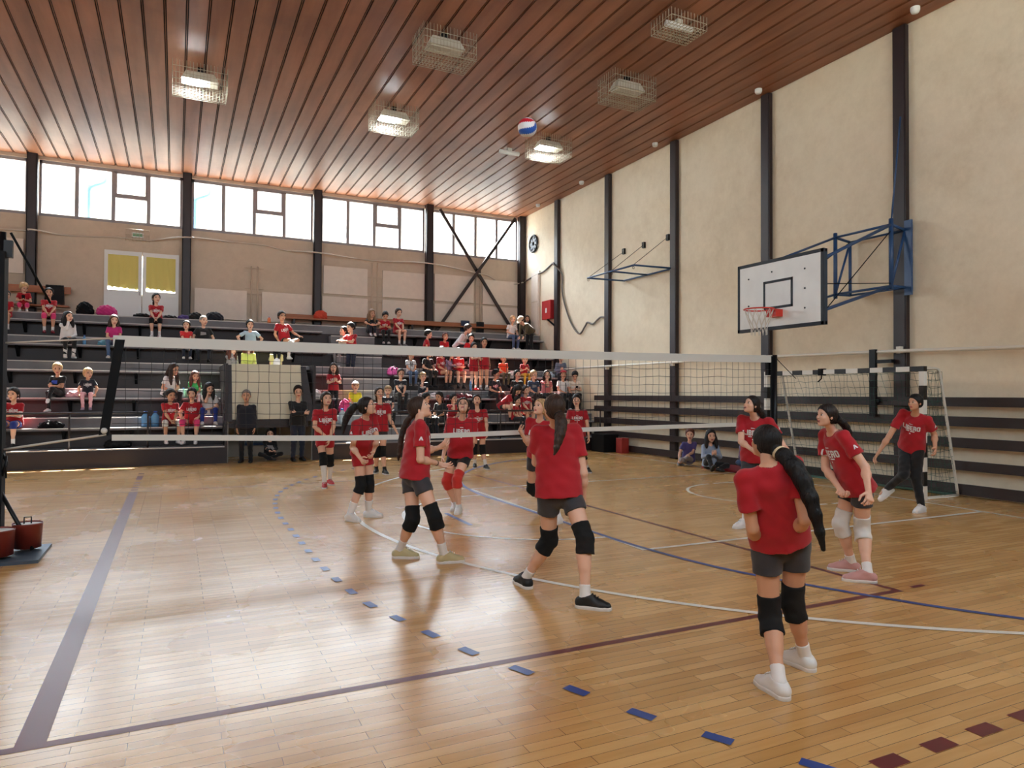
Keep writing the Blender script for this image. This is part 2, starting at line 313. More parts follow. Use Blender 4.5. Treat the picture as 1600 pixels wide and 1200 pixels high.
# windows of the wall behind the camera
for n in range(7):
    a = XL + 0.1 + n * 4.0; b = a + 3.9; f = MB((a, YN, 4.9))
    f.box(a, b, YN - 0.15, YN - 0.05, 4.9, 4.98); f.box(a, b, YN - 0.15, YN - 0.05, 7.72, 7.8)
    for i in range(5): x = a + (b - a - 0.06) * i / 4; f.box(x, x + 0.06, YN - 0.15, YN - 0.05, 4.98, 7.72)
    o = struct(f.build('window_%d' % (8 + n), M_frame)); g = MB((a, YN, 4.9)); g.box(a, b, YN - 0.11, YN - 0.10, 4.9, 7.8); g.build('window_pane', M_glass, o)
# double door with yellow curtains
d = MB((-6.3, YW, 3.69)); x0, x1, z1 = -7.28, -5.36, 5.70
for xa, xb in ((x0, -6.33), (-6.31, x1)):
    d.box(xa, xa + 0.09, YW - 0.07, YW - 0.01, 3.70, z1); d.box(xb - 0.09, xb, YW - 0.07, YW - 0.01, 3.70, z1); d.box(xa + 0.09, xb - 0.09, YW - 0.066, YW - 0.014, z1 - 0.12, z1 - 0.002)
    d.box(xa + 0.09, xb - 0.09, YW - 0.066, YW - 0.014, 4.42, 4.56); d.box(xa + 0.09, xb - 0.09, YW - 0.055, YW - 0.02, 3.70, 4.42)
do = struct(d.build('door_1', M_pvc)); 
for xa, xb in ((x0 + 0.09, -6.42), (-6.22, x1 - 0.09)):
    g = MB((-6.3, YW, 3.69)); g.box(xa, xb, YW - 0.03, YW - 0.022, 4.56, z1 - 0.12); g.build('door_pane', M_glass, do)
    k = MB((-6.3, YW, 3.69)); n = 14
    top = [(xa + (xb - xa) * i / n, YW - 0.045 + 0.012 * math.sin(i * 1.9), z1 - 0.12) for i in range(n + 1)]
    bot = [(xa + (xb - xa) * i / n, YW - 0.05 + 0.018 * math.sin(i * 1.9 + 0.4), 4.66 - 0.06 * i / n + 0.02 * math.sin(i * 2.3)) for i in range(n + 1)]
    k.add(top + bot, [(i, i + 1, n + 2 + i, n + 1 + i) for i in range(n)], 0, True); k.build('curtain', M_curt, do)
h = MB((-6.3, YW, 3.69)); h.box(-6.395, -6.375, YW - 0.10, YW - 0.071, 4.44, 4.54); h.build('door_handle', M_frame, do)
# narrow service door on the right wall near the corner
d = MB((XW, 18.0, 3.69)); d.box(XW - 0.05, XW, 17.75, 18.35, 3.69, 5.98); d.box(XW - 0.07, XW - 0.05, 17.80, 18.30, 3.75, 4.85); d.box(XW - 0.07, XW - 0.05, 17.80, 18.30, 4.92, 5.9); struct(d.build('door_2', M_panel))
# boards on the right wall, white pipe
for k, (za, zb) in enumerate([(1.45, 1.60), (1.13, 1.29), (0.79, 0.95), (0.43, 0.58), (0.04, 0.21)]):
    w = MB((XW - 0.2, 5, za)); w.box(XW - 0.19, XW - 0.145, YN + 0.1, 13.93, za, zb); struct(w.build('trim_%d' % (15 + k), M_rail))
w = MB((XW - 0.2, 5, 2.4)); w.tube([(XW - 0.19, 19.0, 2.42), (XW - 0.19, 13.47, 2.45), (XW - 0.19, 7.2, 2.44), (XW - 0.19, 4.15, 2.40), (XW - 0.19, 2.2, 2.35), (XW - 0.19, YN + 0.1, 2.30)], 0.032)
for y in (13.3, 10.3, 7.27, 4.15, 1.0): w.box(XW - 0.2, XW - 0.1, y - 0.04, y + 0.04, 2.36, 2.48)
struct(w.build('trim_20', M_pipe))
# wall panels of the back wall
for k, (xa, xb, za, zb) in enumerate([(-4.93, -3.46, 3.86, 4.77), (-3.02, -1.5, 3.86, 4.78), (-1.14, 0.30, 4.86, 5.76), (-1.17, 0.31, 3.86, 4.77), (0.81, 2.28, 4.87, 5.76), (0.81, 2.28, 3.86, 4.78), (2.65, 4.12, 4.86, 5.80), (2.65, 4.12, 3.86, 4.77), (4.47, 5.86, 4.86, 5.74), (4.47, 5.86, 3.86, 4.78), (-10.6, -9.19, 4.85, 5.80)]):
    w = MB((xa, YW, za)); w.box(xa, xb, YW - 0.07, YW - 0.02, za, zb); struct(w.build('trim_%d' % (21 + k), M_panel))
for k, x in enumerate([-3.24, 0.55, 4.3]):
    w = MB((x, YW, 3.7))
    for dx in (-0.09, 0.09): w.tube([(x + dx, YW - 0.05, 3.7), (x + dx, YW - 0.05, 6.0 if k else 5.55)], 0.02)
    for z in (4.70, 4.86, 5.5): w.bar((x - 0.28, YW - 0.05, z), (x + 0.28, YW - 0.05, z), 0.02)
    struct(w.build('trim_%d' % (32 + k), M_wallB))
# X brace
w = MB((4.3, YW, 6)); w.bar((2.80, YW - 0.14, 8.05), (5.78, YW - 0.14, 3.72), 0.06, 0.10); w.bar((5.70, YW - 0.20, 8.05), (2.62, YW - 0.20, 3.72), 0.06, 0.10); w.box(4.15, 4.35, YW - 0.17, YW - 0.13, 5.9, 6.08)
struct(w.build('trim_35', M_steel))
# exterior seen through the panes
bd = MB((-4, 52, 0)); bd.box(-40, 20, 52, 60, 0, 19.5, 0); bd.hexa([(-41, 51.2, 19.5), (21, 51.2, 19.5), (21, 60, 19.5), (-41, 60, 19.5)], [(-41, 55, 20.3), (21, 55, 20.3), (21, 57, 20.3), (-41, 57, 20.3)], 1)
tag(bd.build('neighbouring_building', [mat('far_wall', (226, 214, 196), 0.9), mat('far_roof', (120, 150, 190), 0.7)]), 'pale long building with blue roof edge beyond the high windows', 'building')
for k, x in enumerate((-7.75, -4.93)):
    w = MB((x, YW + 0.7, 5)); w.tube(smooth([(x + 0.42, YW + 0.7, 8.3), (x + 0.42, YW + 0.7, 7.95), (x + 0.36, YW + 0.7, 7.8), (x + 0.08, YW + 0.7, 7.65), (x, YW + 0.7, 7.5), (x, YW + 0.7, 7.0), (x, YW + 0.7, -0.1)], 5), 0.06, 12)
    tag(w.build('downpipe', mat('downpipe_blue', (96, 140, 190), 0.5)), ['blue bent downpipe outside the windows above the glazed door', 'blue bent downpipe outside the window next to second column'][k], 'pipe', 'downpipes outside')
g = MB((0, 30, -0.1)); g.box(-60, 60, YW + 0.3, 90, -0.3, -0.1); struct(g.build('ground', mat('outside_ground', (150, 146, 138), 0.9)))
g = MB((0, -30, -0.1)); g.box(-60, 60, -60, YN - 0.3, -0.3, -0.1); struct(g.build('ground', MATS['outside_ground']))
# ---------------------------------------------------------------- stands
Y0, TR = 13.5, 0.85
WK = [0.39 + 0.66 * k for k in range(6)]; PL_ = [0.83 + 0.66 * k for k in range(5)]
AX0, AX1 = -1.22, 0.10            # aisle with stairs
TX0, TX1 = -4.32, -2.40           # entrance recess
ST = MB((-4, Y0, 0))
for k in range(6):
    ya = Y0 + k * TR; yb = YW
    spans = [(XL, AX0), (AX0, XW - 0.02)]
    if k < 3: spans = [(XL, TX0), (TX1, AX0), (AX0, XW - 0.02)]
    z0 = 0 if k == 0 else WK[k - 1]
    for xa, xb in spans:
        yb2 = Y0 + (k + 1) * TR + 0.02 if k < 5 else YW
        ST.box(xa, xb, ya, yb2, z0 if k else 0, WK[k] - 0.004, 0)             # step block
        if k > 0: ST.box(xa, xb, ya - 0.012, ya + 0.01, z0, z0 + 0.40, 1)      # painted riser under the seat
        else: ST.box(xa, xb, ya - 0.03, ya + 0.01, 0, WK[0] - 0.03, 1)
    if k < 3: ST.box(TX0 - 0.1, TX1 + 0.1, Y0 + 3 * TR - 0.1, Y0 + 3 * TR + 0.1, z0, WK[k], 0)
# recess sides and back
ST.box(TX0 - 0.06, TX0, Y0 - 0.02, 16.0, 0, 2.3, 1); ST.box(TX1, TX1 + 0.06, Y0 - 0.02, 16.0, 0, 2.3, 1)
ST.box(TX0, TX1, 15.1, 15.2, 0, 2.3, 2); ST.box(TX0, TX0 + 0.02, Y0 + 0.02, 15.1, 0, 0.98, 2); ST.box(TX1 - 0.02, TX1, Y0 + 0.02, 15.1, 0, 0.98, 2)
ST.box(TX0, TX1, Y0 + 0.5, 15.2, 2.2, 2.28, 0)
# aisle stairs: two half steps a row
for k in range(5):
    ya = Y0 + k * TR
    ST.box(AX0, AX1, ya + TR / 2, ya + TR + 0.02, WK[k], WK[k] + 0.33, 0)
    ST.box(AX0 - 0.0, AX1, ya + TR / 2 - 0.02, ya + TR / 2 + 0.02, WK[k] + 0.305, WK[k] + 0.335, 3)
    ST.box(AX0, AX1, ya + TR - 0.02, ya + TR + 0.02, WK[k] + 0.635, WK[k] + 0.665, 3)
M_edge = mat('pale_and_sunlit_edge', (196, 194, 190), 0.6)  # pale edge strips; the planks' sunlit edges are put into this colour
for k in range(6):
    for xa, xb in ([(XL, TX0 if k < 3 else AX0)] + ([(TX1, AX0)] if k < 3 else []) + [(AX1, XW - 0.02)]):
        ST.box(xa, xb, Y0 + k * TR - 0.016, Y0 + k * TR + 0.03, WK[k] - 0.022, WK[k] + 0.003, 3)
struct(ST.build('stands', [M_conc, M_maroon, mat('recess_plaster', (176, 172, 164), 0.8), M_edge]))
# continuous bench planks with brackets, one per row and side of the aisle
M_plank = mat('bench_plank_paint', (92, 84, 86), 0.45, noise=0.15, nscale=3)
for k in range(5):
    yr = Y0 + (k + 1) * TR
    for xa, xb, wh in ([(XL + 0.1, TX0 - 0.08, 'by the entrance recess')] if k < 2 else [(XL + 0.1, AX0 - 0.25, 'left of the stairs')]) + [(AX1 + 0.15, XW - 0.06, 'beside the long wall')] + ([(TX1 + 0.08, AX0 - 0.25, 'between recess and stairs')] if k < 2 else []):
        cx = max(xa, -9.0)
        o = empty('bench', (cx, yr - 0.2, WK[k]), 'dark painted bench plank on %s row of the stands, %s' % (['the front', 'the second', 'the third', 'the fourth', 'the topmost stepped'][k], wh), 'bench', 'bench planks of the stands')
        w = MB((cx, yr - 0.2, WK[k])); w.box(xa, xb, yr - 0.38, yr - 0.02, PL_[k] - 0.055, PL_[k], 0); w.box(xa, xb, yr - 0.383, yr - 0.378, PL_[k] - 0.02, PL_[k] + 0.002, 1); w.build('seat_plank', [M_plank, M_edge], o, (0, 0, 0))  # thin pale front strip paints in the sunlit plank edge
        x = math.ceil(xa / 1.3) * 1.3 + 0.2
        while x < xb - 0.1:
            if x > -10.5:
                w = MB((cx, yr - 0.2, WK[k])); w.hexa([(x - 0.03, yr - 0.05, WK[k] + 0.12), (x + 0.03, yr - 0.05, WK[k] + 0.12), (x + 0.03, yr - 0.012, WK[k] + 0.12), (x - 0.03, yr - 0.012, WK[k] + 0.12)],
                       [(x - 0.03, yr - 0.34, PL_[k] - 0.055), (x + 0.03, yr - 0.34, PL_[k] - 0.055), (x + 0.03, yr - 0.012, PL_[k] - 0.055), (x - 0.03, yr - 0.012, PL_[k] - 0.055)]); w.build('bracket', M_black, o, (0, 0, 0))
            x += 1.3
# cream panel over the recess with its dark side boards
o = empty('entrance_panel', (-3.4, Y0 + 0.1, 1.0), 'cream panel above the entrance recess in the stands, with dark side boards', 'panel')
w = MB((-3.4, Y0 + 0.1, 1.0)); w.hexa([(-4.22, Y0 + 0.02, 1.0), (-2.62, Y0 + 0.02, 1.0), (-2.62, Y0 + 0.1, 1.0), (-4.22, Y0 + 0.1, 1.0)], [(-4.24, Y0 + 0.12, 2.30), (-2.68, Y0 + 0.12, 2.30), (-2.68, Y0 + 0.2, 2.30), (-4.24, Y0 + 0.2, 2.30)]); w.build('board', M_cream, o, (0, 0, 0))
for xa, xb, xc, xd in ((-4.36, -4.22, -4.34, -4.24), (-2.62, -2.34, -2.68, -2.56)):
    w = MB((-3.4, Y0 + 0.1, 1.0)); w.hexa([(xa, Y0 - 0.02, 0.95), (xb, Y0 - 0.02, 0.95), (xb, Y0 + 0.1, 0.95), (xa, Y0 + 0.1, 0.95)], [(xc, Y0 + 0.1, 2.27), (xd, Y0 + 0.1, 2.27), (xd, Y0 + 0.2, 2.27), (xc, Y0 + 0.2, 2.27)]); w.build('side_board', M_maroon, o, (0, 0, 0))
w = MB((-3.4, Y0 + 0.1, 1.0)); w.box(-4.3, -2.5, Y0 + 0.03, Y0 + 0.25, 0.80, 0.99); w.build('lintel', M_rail, o, (0, 0, 0))
o = empty('notice_board', (-3.55, 15.09, 0.3), 'blue framed board on the back wall of the entrance recess', 'board')
w = MB((-3.55, 15.09, 0.3)); w.box(-3.95, -3.05, 15.06, 15.1, 0.28, 0.34); w.box(-3.95, -3.05, 15.06, 15.1, 0.83, 0.89); w.box(-3.95, -3.89, 15.06, 15.1, 0.34, 0.83); w.box(-3.11, -3.05, 15.06, 15.1, 0.34, 0.83); w.build('frame', M_bluep, o, (0, 0, 0))
w = MB((-3.55, 15.09, 0.3)); w.box(-3.89, -3.11, 15.075, 15.1, 0.34, 0.83); w.build('backing', mat('board_grey_blue', (120, 140, 156), 0.6), o, (0, 0, 0))
# front handrails
def handrail(x0, x1, n, label):
    o = empty('handrail', (x0, Y0 + 0.08, WK[0]), label, 'railing', 'handrails in front of the first row')
    w = MB((x0, Y0 + 0.08, WK[0])); w.tube([(x0, Y0 + 0.08, 1.16), (x1, Y0 + 0.08, 1.17)], 0.022); w.build('top_rail', M_rail, o, (0, 0, 0))
    for i in range(n):
        x = x0 + 0.03 + (x1 - x0 - 0.06) * i / (n - 1); w = MB((x0, Y0 + 0.08, WK[0])); w.tube([(x, Y0 + 0.08, WK[0] - 0.01), (x, Y0 + 0.08, 1.16)], 0.02); w.build('post', M_rail, o, (0, 0, 0))
handrail(-11.9, -5.92, 5, 'thin dark red handrail in front of the row left of the blue water jugs')
handrail(-0.62, 5.95, 5, 'thin dark handrail in front of the crowded right block of the stands')
# wall benches on the top platform
def wall_bench(x0, x1, zb, zt, label, seat=True):
    o = empty('wall_bench', ((x0 + x1) / 2 if x0 > -9 else -9, YW - 0.3, WK[5]), label, 'bench'); org = tuple(o.location)
    w = MB(org); w.box(x0, x1, YW - 0.30, YW - 0.26, zb, zt); w.build('backrest', M_wood, o, (0, 0, 0))
    if seat: w = MB(org); w.box(x0, x1, YW - 0.66, YW - 0.30, WK[5] + 0.24, WK[5] + 0.28); w.build('seat', M_wood, o, (0, 0, 0))
    for x in np.arange(x0 + 0.3, x1, 1.9):
        w = MB(org); w.box(x - 0.03, x + 0.03, YW - 0.26, YW - 0.23, WK[5], zt - 0.02); w.box(x - 0.03, x + 0.03, YW - 0.6, YW - 0.26, WK[5] + 0.20, WK[5] + 0.24); w.box(x - 0.03, x + 0.03, YW - 0.62, YW - 0.58, WK[5], WK[5] + 0.24); w.build('support', M_rail, o, (0, 0, 0))
wall_bench(-12.0, -8.05, 4.33, 4.52, 'wooden wall bench left of the glazed door, with hanging black jacket')
wall_bench(-2.42, 5.5, 3.93, 4.11, 'long wooden wall bench under the wall panels at the right')

# ---------------------------------------------------------------- volleyball net
NY = 4.6
def net_top(x): return 2.19 + 0.006 * (x + 6) + 0.003 * (x + 1.3) ** 2 * 0.35
def net_bot(x): return 1.19 - 0.085 * math.exp(-((x + 3.0) / 2.6) ** 2) - 0.02 * math.exp(-((x - 1.0) / 2) ** 2)
nt = empty('volleyball_net', (-1.3, NY, 0), 'volleyball net with pale tapes and black cords across the court', 'net')
NO = (-1.3, NY, 0); nx0, nx1 = -6.0, 3.40
def ribbon(name, zf, hgt, m):
    w = MB(NO); xs = np.linspace(nx0, nx1, 60); vs = []
    for x in xs: z = zf(x); vs += [(x, NY - 0.006, z), (x, NY - 0.006, z - hgt), (x, NY + 0.006, z - hgt), (x, NY + 0.006, z)]
    fs = []
    for i in range(59):
        a, b = i * 4, i * 4 + 4
        fs += [(a + k, a + (k + 1) % 4, b + (k + 1) % 4, b + k) for k in range(4)]
    fs += [(3, 2, 1, 0), (236, 237, 238, 239)]
    w.add(vs, fs); return w.build(name, m, nt, (0, 0, 0))
M_tape = mat('net_tape', (206, 206, 200), 0.8, spec=0.2); M_cord = mat('net_cord', (34, 34, 36), 0.7)
ribbon('top_tape', net_top, 0.115, M_tape); ribbon('bottom_tape', lambda x: net_bot(x), 0.062, M_tape)
w = MB(NO)
for i in range(1, 78):
    x = nx0 + (nx1 - nx0) * i / 78; j = random.uniform(-.012, .012)
    zt, zb = net_top(x) - 0.11, net_bot(x) - 0.01
    w.tube([(x, NY, zt), (x + j, NY + random.uniform(-.01, .01), (zt * 2 + zb) / 3), (x - j, NY, (zt + 2 * zb) / 3), (x, NY, zb)], 0.0026, 4, cap=False)
for i in range(1, 8):
    t = i / 8; xs = np.linspace(nx0, nx1, 50)
    w.tube([(x, NY, (net_top(x) - 0.11) * (1 - t) + net_bot(x) * t - 0.010 * math.sin(x * 8.2 + i) * math.sin(x * 2.1)) for x in xs], 0.0026, 4, cap=False)
tag(w.build('mesh', M_cord, nt, (0, 0, 0)), kind='stuff')
w = MB(NO); w.hexa([(-6.12, NY - 0.01, 1.16), (-6.03, NY - 0.01, 1.16), (-6.03, NY + 0.01, 1.16), (-6.12, NY + 0.01, 1.16)], [(-5.98, NY - 0.01, 2.17), (-5.89, NY - 0.01, 2.17), (-5.89, NY + 0.01, 2.17), (-5.98, NY + 0.01, 2.17)]); w.build('side_sleeve', M_black, nt, (0, 0, 0))
w = MB(NO); w.box(3.385, 3.43, NY - 0.01, NY + 0.01, 1.18, 2.26); w.build('side_sleeve', M_black, nt, (0, 0, 0))
w = MB(NO); w.tube([(-6.93, NY, 2.10), (-5.96, NY, 2.185)], 0.008); w.build('top_rope', M_cablew, nt, (0, 0, 0))
w = MB(NO); w.tube([(-6.93, NY, 1.04), (-6.05, NY, 1.17)], 0.012); w.build('bottom_rope', M_cablew, nt, (0, 0, 0))
w = MB(NO); w.ball((-6.07, NY, 1.21), 0.035, 10); w.build('knot', M_tape, nt, (0, 0, 0))
# posts
o = empty('net_post', (-7.0, NY, 0), 'black padded net post at the left edge, weighted with red buckets', 'post', 'net posts'); LO = (-7.0, NY, 0)
w = MB(LO); w.box(-7.16, -6.93, NY - 0.09, NY + 0.09, 0.12, 3.0); w.build('padding', M_black, o, (0, 0, 0))
w = MB(LO); w.tube([(-6.97, NY, 0.03), (-6.97, NY, 3.2)], 0.035, 12); w.box(-6.99, -6.88, NY - 0.03, NY + 0.03, 2.95, 3.12); w.build('pole', M_blk2, o, (0, 0, 0))
w = MB(LO); w.tube([(-6.94, NY, 1.0), (-6.90, NY - 0.03, 0.92), (-6.93, NY - .05, 0.78)], 0.014); w.tube([(-6.9, NY - 0.05, 0.98), (-6.9, NY - 0.05, 0.76)], 0.01); w.build('winch', M_blk2, o, (0, 0, 0))
w = MB(LO); w.tube([(-6.95, NY, 0.62), (-6.66, NY - 0.12, 0.05)], 0.02); w.tube([(-7.0, NY, 0.62), (-7.4, NY, 0.05)], 0.02); w.build('strut', M_blk2, o, (0, 0, 0))
w = MB(LO); w.tube([(-6.90, NY, 3.2), (-6.60, NY + 0.3, 2.55)], 0.012); w.build('cord', M_black, o, (0, 0, 0))
w = MB(LO); w.box(-7.6, -6.55, NY - 0.55, NY + 0.25, 0.0, 0.03); w.build('base_plate', mat('plate_blue_grey', (70, 84, 98), 0.5, metal=0.3), o, (0, 0, 0))
M_buck = mat('bucket_red_brown', (120, 44, 34), 0.45)
for (x, y, r) in ((-6.93, NY - 0.32, 0.16), (-6.72, NY - 0.02, 0.13)):
    b = empty('bucket', (x, y, 0.03), 'red brown weight bucket on the post base, %s' % ('the nearer, in front of post' if r > .15 else 'the one beside the strut'), 'bucket', 'weight buckets')
    w = MB((x, y, 0.03)); w.lathe([(0.0, 0.03), (r * 0.92, 0.03), (r, 0.27), (r * 1.02, 0.275), (r * 0.97, 0.25), (0, 0.25)], (x, y, 0.03), 24); w.build('pail', M_buck, b, (0, 0, 0))
    w = MB((x, y, 0.03)); w.lathe([(r * 0.96, 0.262), (0, 0.268)], (x, y, 0.03), 24); w.build('filling', mat('concrete_fill', (200, 200, 196), 0.8), b, (0, 0, 0))
    w = MB((x, y, 0.03)); w.tube([(x - 0.03, y, 0.29), (x - 0.03, y, 0.36), (x + 0.03, y, 0.36), (x + 0.03, y, 0.29)], 0.007); w.build('handle', M_blk2, b, (0, 0, 0))
o = empty('net_post', (3.47, NY, 0), 'black net post standing before the striped goal at the right', 'post', 'net posts'); RO = (3.47, NY, 0)
w = MB(RO); w.tube([(3.47, NY, 0.02), (3.47, NY, 2.28)], 0.04, 12); w.build('pole', M_blk2, o, (0, 0, 0))
w = MB(RO); w.box(3.38, 3.50, NY + 0.05, NY + 0.12, 1.95, 2.2); w.build('pad', M_black, o, (0, 0, 0))
w = MB(RO); w.box(3.2, 3.85, NY - 0.3, NY + 0.3, 0, 0.03); w.build('base_plate', M_blk2, o, (0, 0, 0))
w = MB(RO); w.tube([(3.47, NY, 2.25), (3.95, NY, 1.9)], 0.006); w.build('guy_rope', M_black, o, (0, 0, 0))

# ---------------------------------------------------------------- handball goal
g0 = empty('handball_goal', (5.05, 4.7, 0), 'handball goal with black and white striped frame and green net', 'goal'); GO = (5.05, 4.7, 0)
gy0, gy1, gx = 3.13, 6.29, 5.05
def striped(name, a, b, n, first):
    w = MB(GO); a, b = V(*a), V(*b)
    for i in range(n): w.bar(a + (b - a) * i / n, a + (b - a) * (i + 1) / n, 0.08, 0.08, (i + first) % 2)
    w.build(name, [mat('goal_white', (226, 224, 216), 0.4), mat('goal_black', (18, 15, 15), 0.4)], g0, (0, 0, 0))
striped('post', (gx, gy0, 0), (gx, gy0, 2.0), 9, 0); striped('post', (gx, gy1, 0), (gx, gy1, 2.0), 9, 0); striped('crossbar', (gx, gy0 - 0.04, 2.04), (gx, gy1 + 0.04, 2.04), 14, 1)
for y in (gy0, gy1):
    s = -1 if y == gy0 else 1
    w = MB(GO); w.tube(smooth([(gx + 0.04, y, 2.04), (gx + 0.30, y, 2.05), (gx + 0.40, y, 2.0), (gx + 0.46, y, 1.8), (gx + 0.70, y, 0.75), (gx + 0.86, y, 0.04)], 5), 0.022, 8); w.build('rear_stay', mat('stay_white', (206, 202, 190), 0.5), g0, (0, 0, 0))
    w = MB(GO); w.tube([(gx, y, 0.03), (gx + 0.86, y, 0.03)], 0.022, 8); w.build('ground_bar', MATS['stay_white'], g0, (0, 0, 0))
w = MB(GO); w.tube([(gx + 0.86, gy0, 0.03), (gx + 0.86, gy1, 0.03)], 0.022, 8); w.build('ground_bar', mat('goal_green_pipe', (60, 92, 78), 0.5), g0, (0, 0, 0))
def gb(z): # depth of the net behind the frame at height z
    return 0.42 + 0.42 * (1 - z / 2.0)
w = MB(GO); M_gnet = mat('goal_net_green', (30, 70, 56), 0.7)
for i in range(33):
    y = gy0 + (gy1 - gy0) * i / 32; pts = [(gx + gb(z) + 0.03 * math.sin(z * 7 + i), y + 0.02 * math.sin(z * 9 + i * 2.1), z) for z in np.linspace(2.0, 0.04, 12)]
    w.tube([(gx + 0.02, y, 2.02)] + pts, 0.0028, 4, cap=False)
for j in range(18):
    z = 2.0 - 0.112 * j; w.tube([(gx + gb(z) + 0.02 * math.sin(i * 1.7 + j), gy0 + (gy1 - gy0) * i / 24, z - 0.02 * abs(math.sin(i * 1.3 + j))) for i in range(25)], 0.0028, 4, cap=False)
for y in (gy0, gy1):
    for j in range(18):
        z = 2.0 - 0.112 * j; w.tube([(gx + 0.02 + (gb(z) - 0.0) * i / 6, y + 0.02 * math.sin(i * 2 + j), z - 0.035 * math.sin(math.pi * i / 6)) for i in range(7)], 0.0028, 4, cap=False)
    for i in range(1, 8):
        t = i / 8; w.tube([(gx + gb(z) * t + 0.015 * math.sin(z * 8 + i), y + 0.02 * math.sin(z * 6 + i), z) for z in np.linspace(2.0, 0.04, 10)], 0.0028, 4, cap=False)
tag(w.build('net', M_gnet, g0, (0, 0, 0)), kind='stuff')
w = MB(GO); w.tube([(gx - 0.02, 5.0, 2.1), (gx - 0.02, 5.0, 1.92), (gx - 0.05, 5.05, 1.86)], 0.012); w.box(gx - 0.06, gx + 0.06, 4.96, 5.04, 1.98, 2.10); w.build('strap', M_black, g0, (0, 0, 0))
# dark bracket post next to the column behind the goal
w = MB((XW - 0.3, 4.62, 1)); w.box(XW - 0.26, XW - 0.20, 4.55, 4.67, 1.25, 2.45); w.box(XW - 0.24, XW - 0.14, 4.25, 4.6, 2.2, 2.26); w.box(XW - 0.24, XW - 0.12, 4.5, 4.66, 1.5, 1.56)
tag(w.build('bracket_post', M_blk2), 'short dark steel bracket on the wall behind the goal, beside the column', 'bracket')

# ---------------------------------------------------------------- basketball hoop
bo = empty('basketball_hoop', (3.2, 4.28, 2.7), 'white basketball backboard with red rim on blue wall-mounted truss', 'basketball hoop'); BO = (3.2, 4.28, 2.7)
by0, by1, bz0, bz1, bx = 3.41, 5.15, 2.67, 3.80, 3.2
w = MB(BO); w.box(bx, bx + 0.03, by0 + 0.004, by1 - 0.004, bz0 + 0.004, bz1 - 0.004, 0); [w.box(bx - 0.001, bx + 0.031, *q, 1) for q in ((by0 - .004, by0 + .004, bz0, bz1), (by1 - .004, by1 + .004, bz0, bz1), (by0, by1, bz0 - .004, bz0 + .004), (by0, by1, bz1 - .004, bz1 + .004))]
fr = 0.05; e = bx - 0.004
for a in ((by0, by1, bz0, bz0 + fr), (by0, by1, bz1 - fr, bz1), (by0, by0 + fr, bz0, bz1), (by1 - fr, by1, bz0, bz1)): w.box(e, bx, a[0], a[1], a[2], a[3], 1)
cy, s2 = 4.28, 0.04
for a in ((cy - .3, cy + .3, 3.00, 3.00 + s2), (cy - .3, cy + .3, 3.42, 3.42 + s2), (cy - .3, cy - .3 + s2, 3.00, 3.46), (cy + .3 - s2, cy + .3, 3.00, 3.46)): w.box(e, bx, a[0], a[1], a[2], a[3], 1)
for yy, zz in ((4.9, 3.55), (4.9, 3.1), (4.4, 3.6), (3.75, 3.55), (3.75, 3.25), (3.75, 2.95)): w.ball((e, yy, zz), 0.014, 8, 1)
w.build('backboard', [mat('board_white', (228, 233, 233), 0.4, noise=0.05, nscale=3), mat('board_line', (36, 44, 54), 0.6)], bo, (0, 0, 0))
w = MB(BO); w.box(bx + 0.03, bx + 0.08, by0, by0 + 0.05, bz0, bz1); w.box(bx + 0.03, bx + 0.08, by1 - 0.05, by1, bz0, bz1); w.box(bx + 0.03, bx + 0.08, by0, by1, bz0, bz0 + 0.05); w.box(bx + 0.03, bx + 0.08, by0, by1, bz1 - 0.05, bz1); w.build('board_frame', mat('frame_dark_blue', (34, 50, 66), 0.7), bo, (0, 0, 0))
rc_ = (bx - 0.40, cy, 2.96)
w = MB(BO); w.tube([(rc_[0] + 0.225 * math.cos(t), rc_[1] + 0.225 * math.sin(t), rc_[2]) for t in np.linspace(0, 2 * math.pi, 32, endpoint=False)], 0.011, 8, closed=True); w.box(bx - 0.15, bx, cy - 0.10, cy + 0.10, rc_[2] - 0.10, rc_[2] + 0.015); w.box(bx - 0.2, bx - 0.1, cy - 0.05, cy + 0.05, rc_[2] - 0.02, rc_[2] + 0.015)
w.build('rim', mat('rim_red', (206, 52, 36), 0.4), bo, (0, 0, 0))
w = MB(BO)
def nr(z): return 0.22 - 0.10 * min(1, z / 0.30)
for i in range(12):
    for s in (-1, 1):
        w.tube([(rc_[0] + nr(z) * math.cos(2 * math.pi * (i / 12 + s * z / 0.4 * 0.13)), rc_[1] + nr(z) * math.sin(2 * math.pi * (i / 12 + s * z / 0.4 * 0.13)), rc_[2] - z) for z in np.linspace(0, 0.40, 9)], 0.0045, 5, cap=False)
tag(w.build('net', mat('hoop_net_white', (206, 202, 192), 0.7), bo, (0, 0, 0)), kind='stuff')
fx, wx = 5.62, XW - 0.14
A0, A1 = (fx, 5.18, 3.50), (fx, 5.18, 4.56); C0, C1 = (fx, 4.06, 3.50), (fx, 4.06, 4.56); B0, B1 = (wx, 5.15, 3.50), (wx, 5.15, 4.50); D0, D1 = (wx, 4.06, 3.50), (wx, 4.06, 4.50)
def pipe(name, segs, r, m=None):
    w = MB(BO)
    for a, b in segs: w.tube([a, b], r, 8)
    w.build(name, m or M_bluep, bo, (0, 0, 0))
pipe('truss_post', [((A0[0], A0[1], A0[2] - .08), (A1[0], A1[1], A1[2] + .08))], 0.035); pipe('truss_post', [((C0[0], C0[1], C0[2] - .06), (C1[0], C1[1], C1[2] + .1))], 0.038); pipe('truss_post', [(B0, B1)], 0.028)
pipe('chord', [(A1, C1)], 0.022); pipe('chord', [(A0, C0)], 0.022); pipe('chord', [(B1, D1)], 0.02); pipe('chord', [(B0, D0)], 0.02)
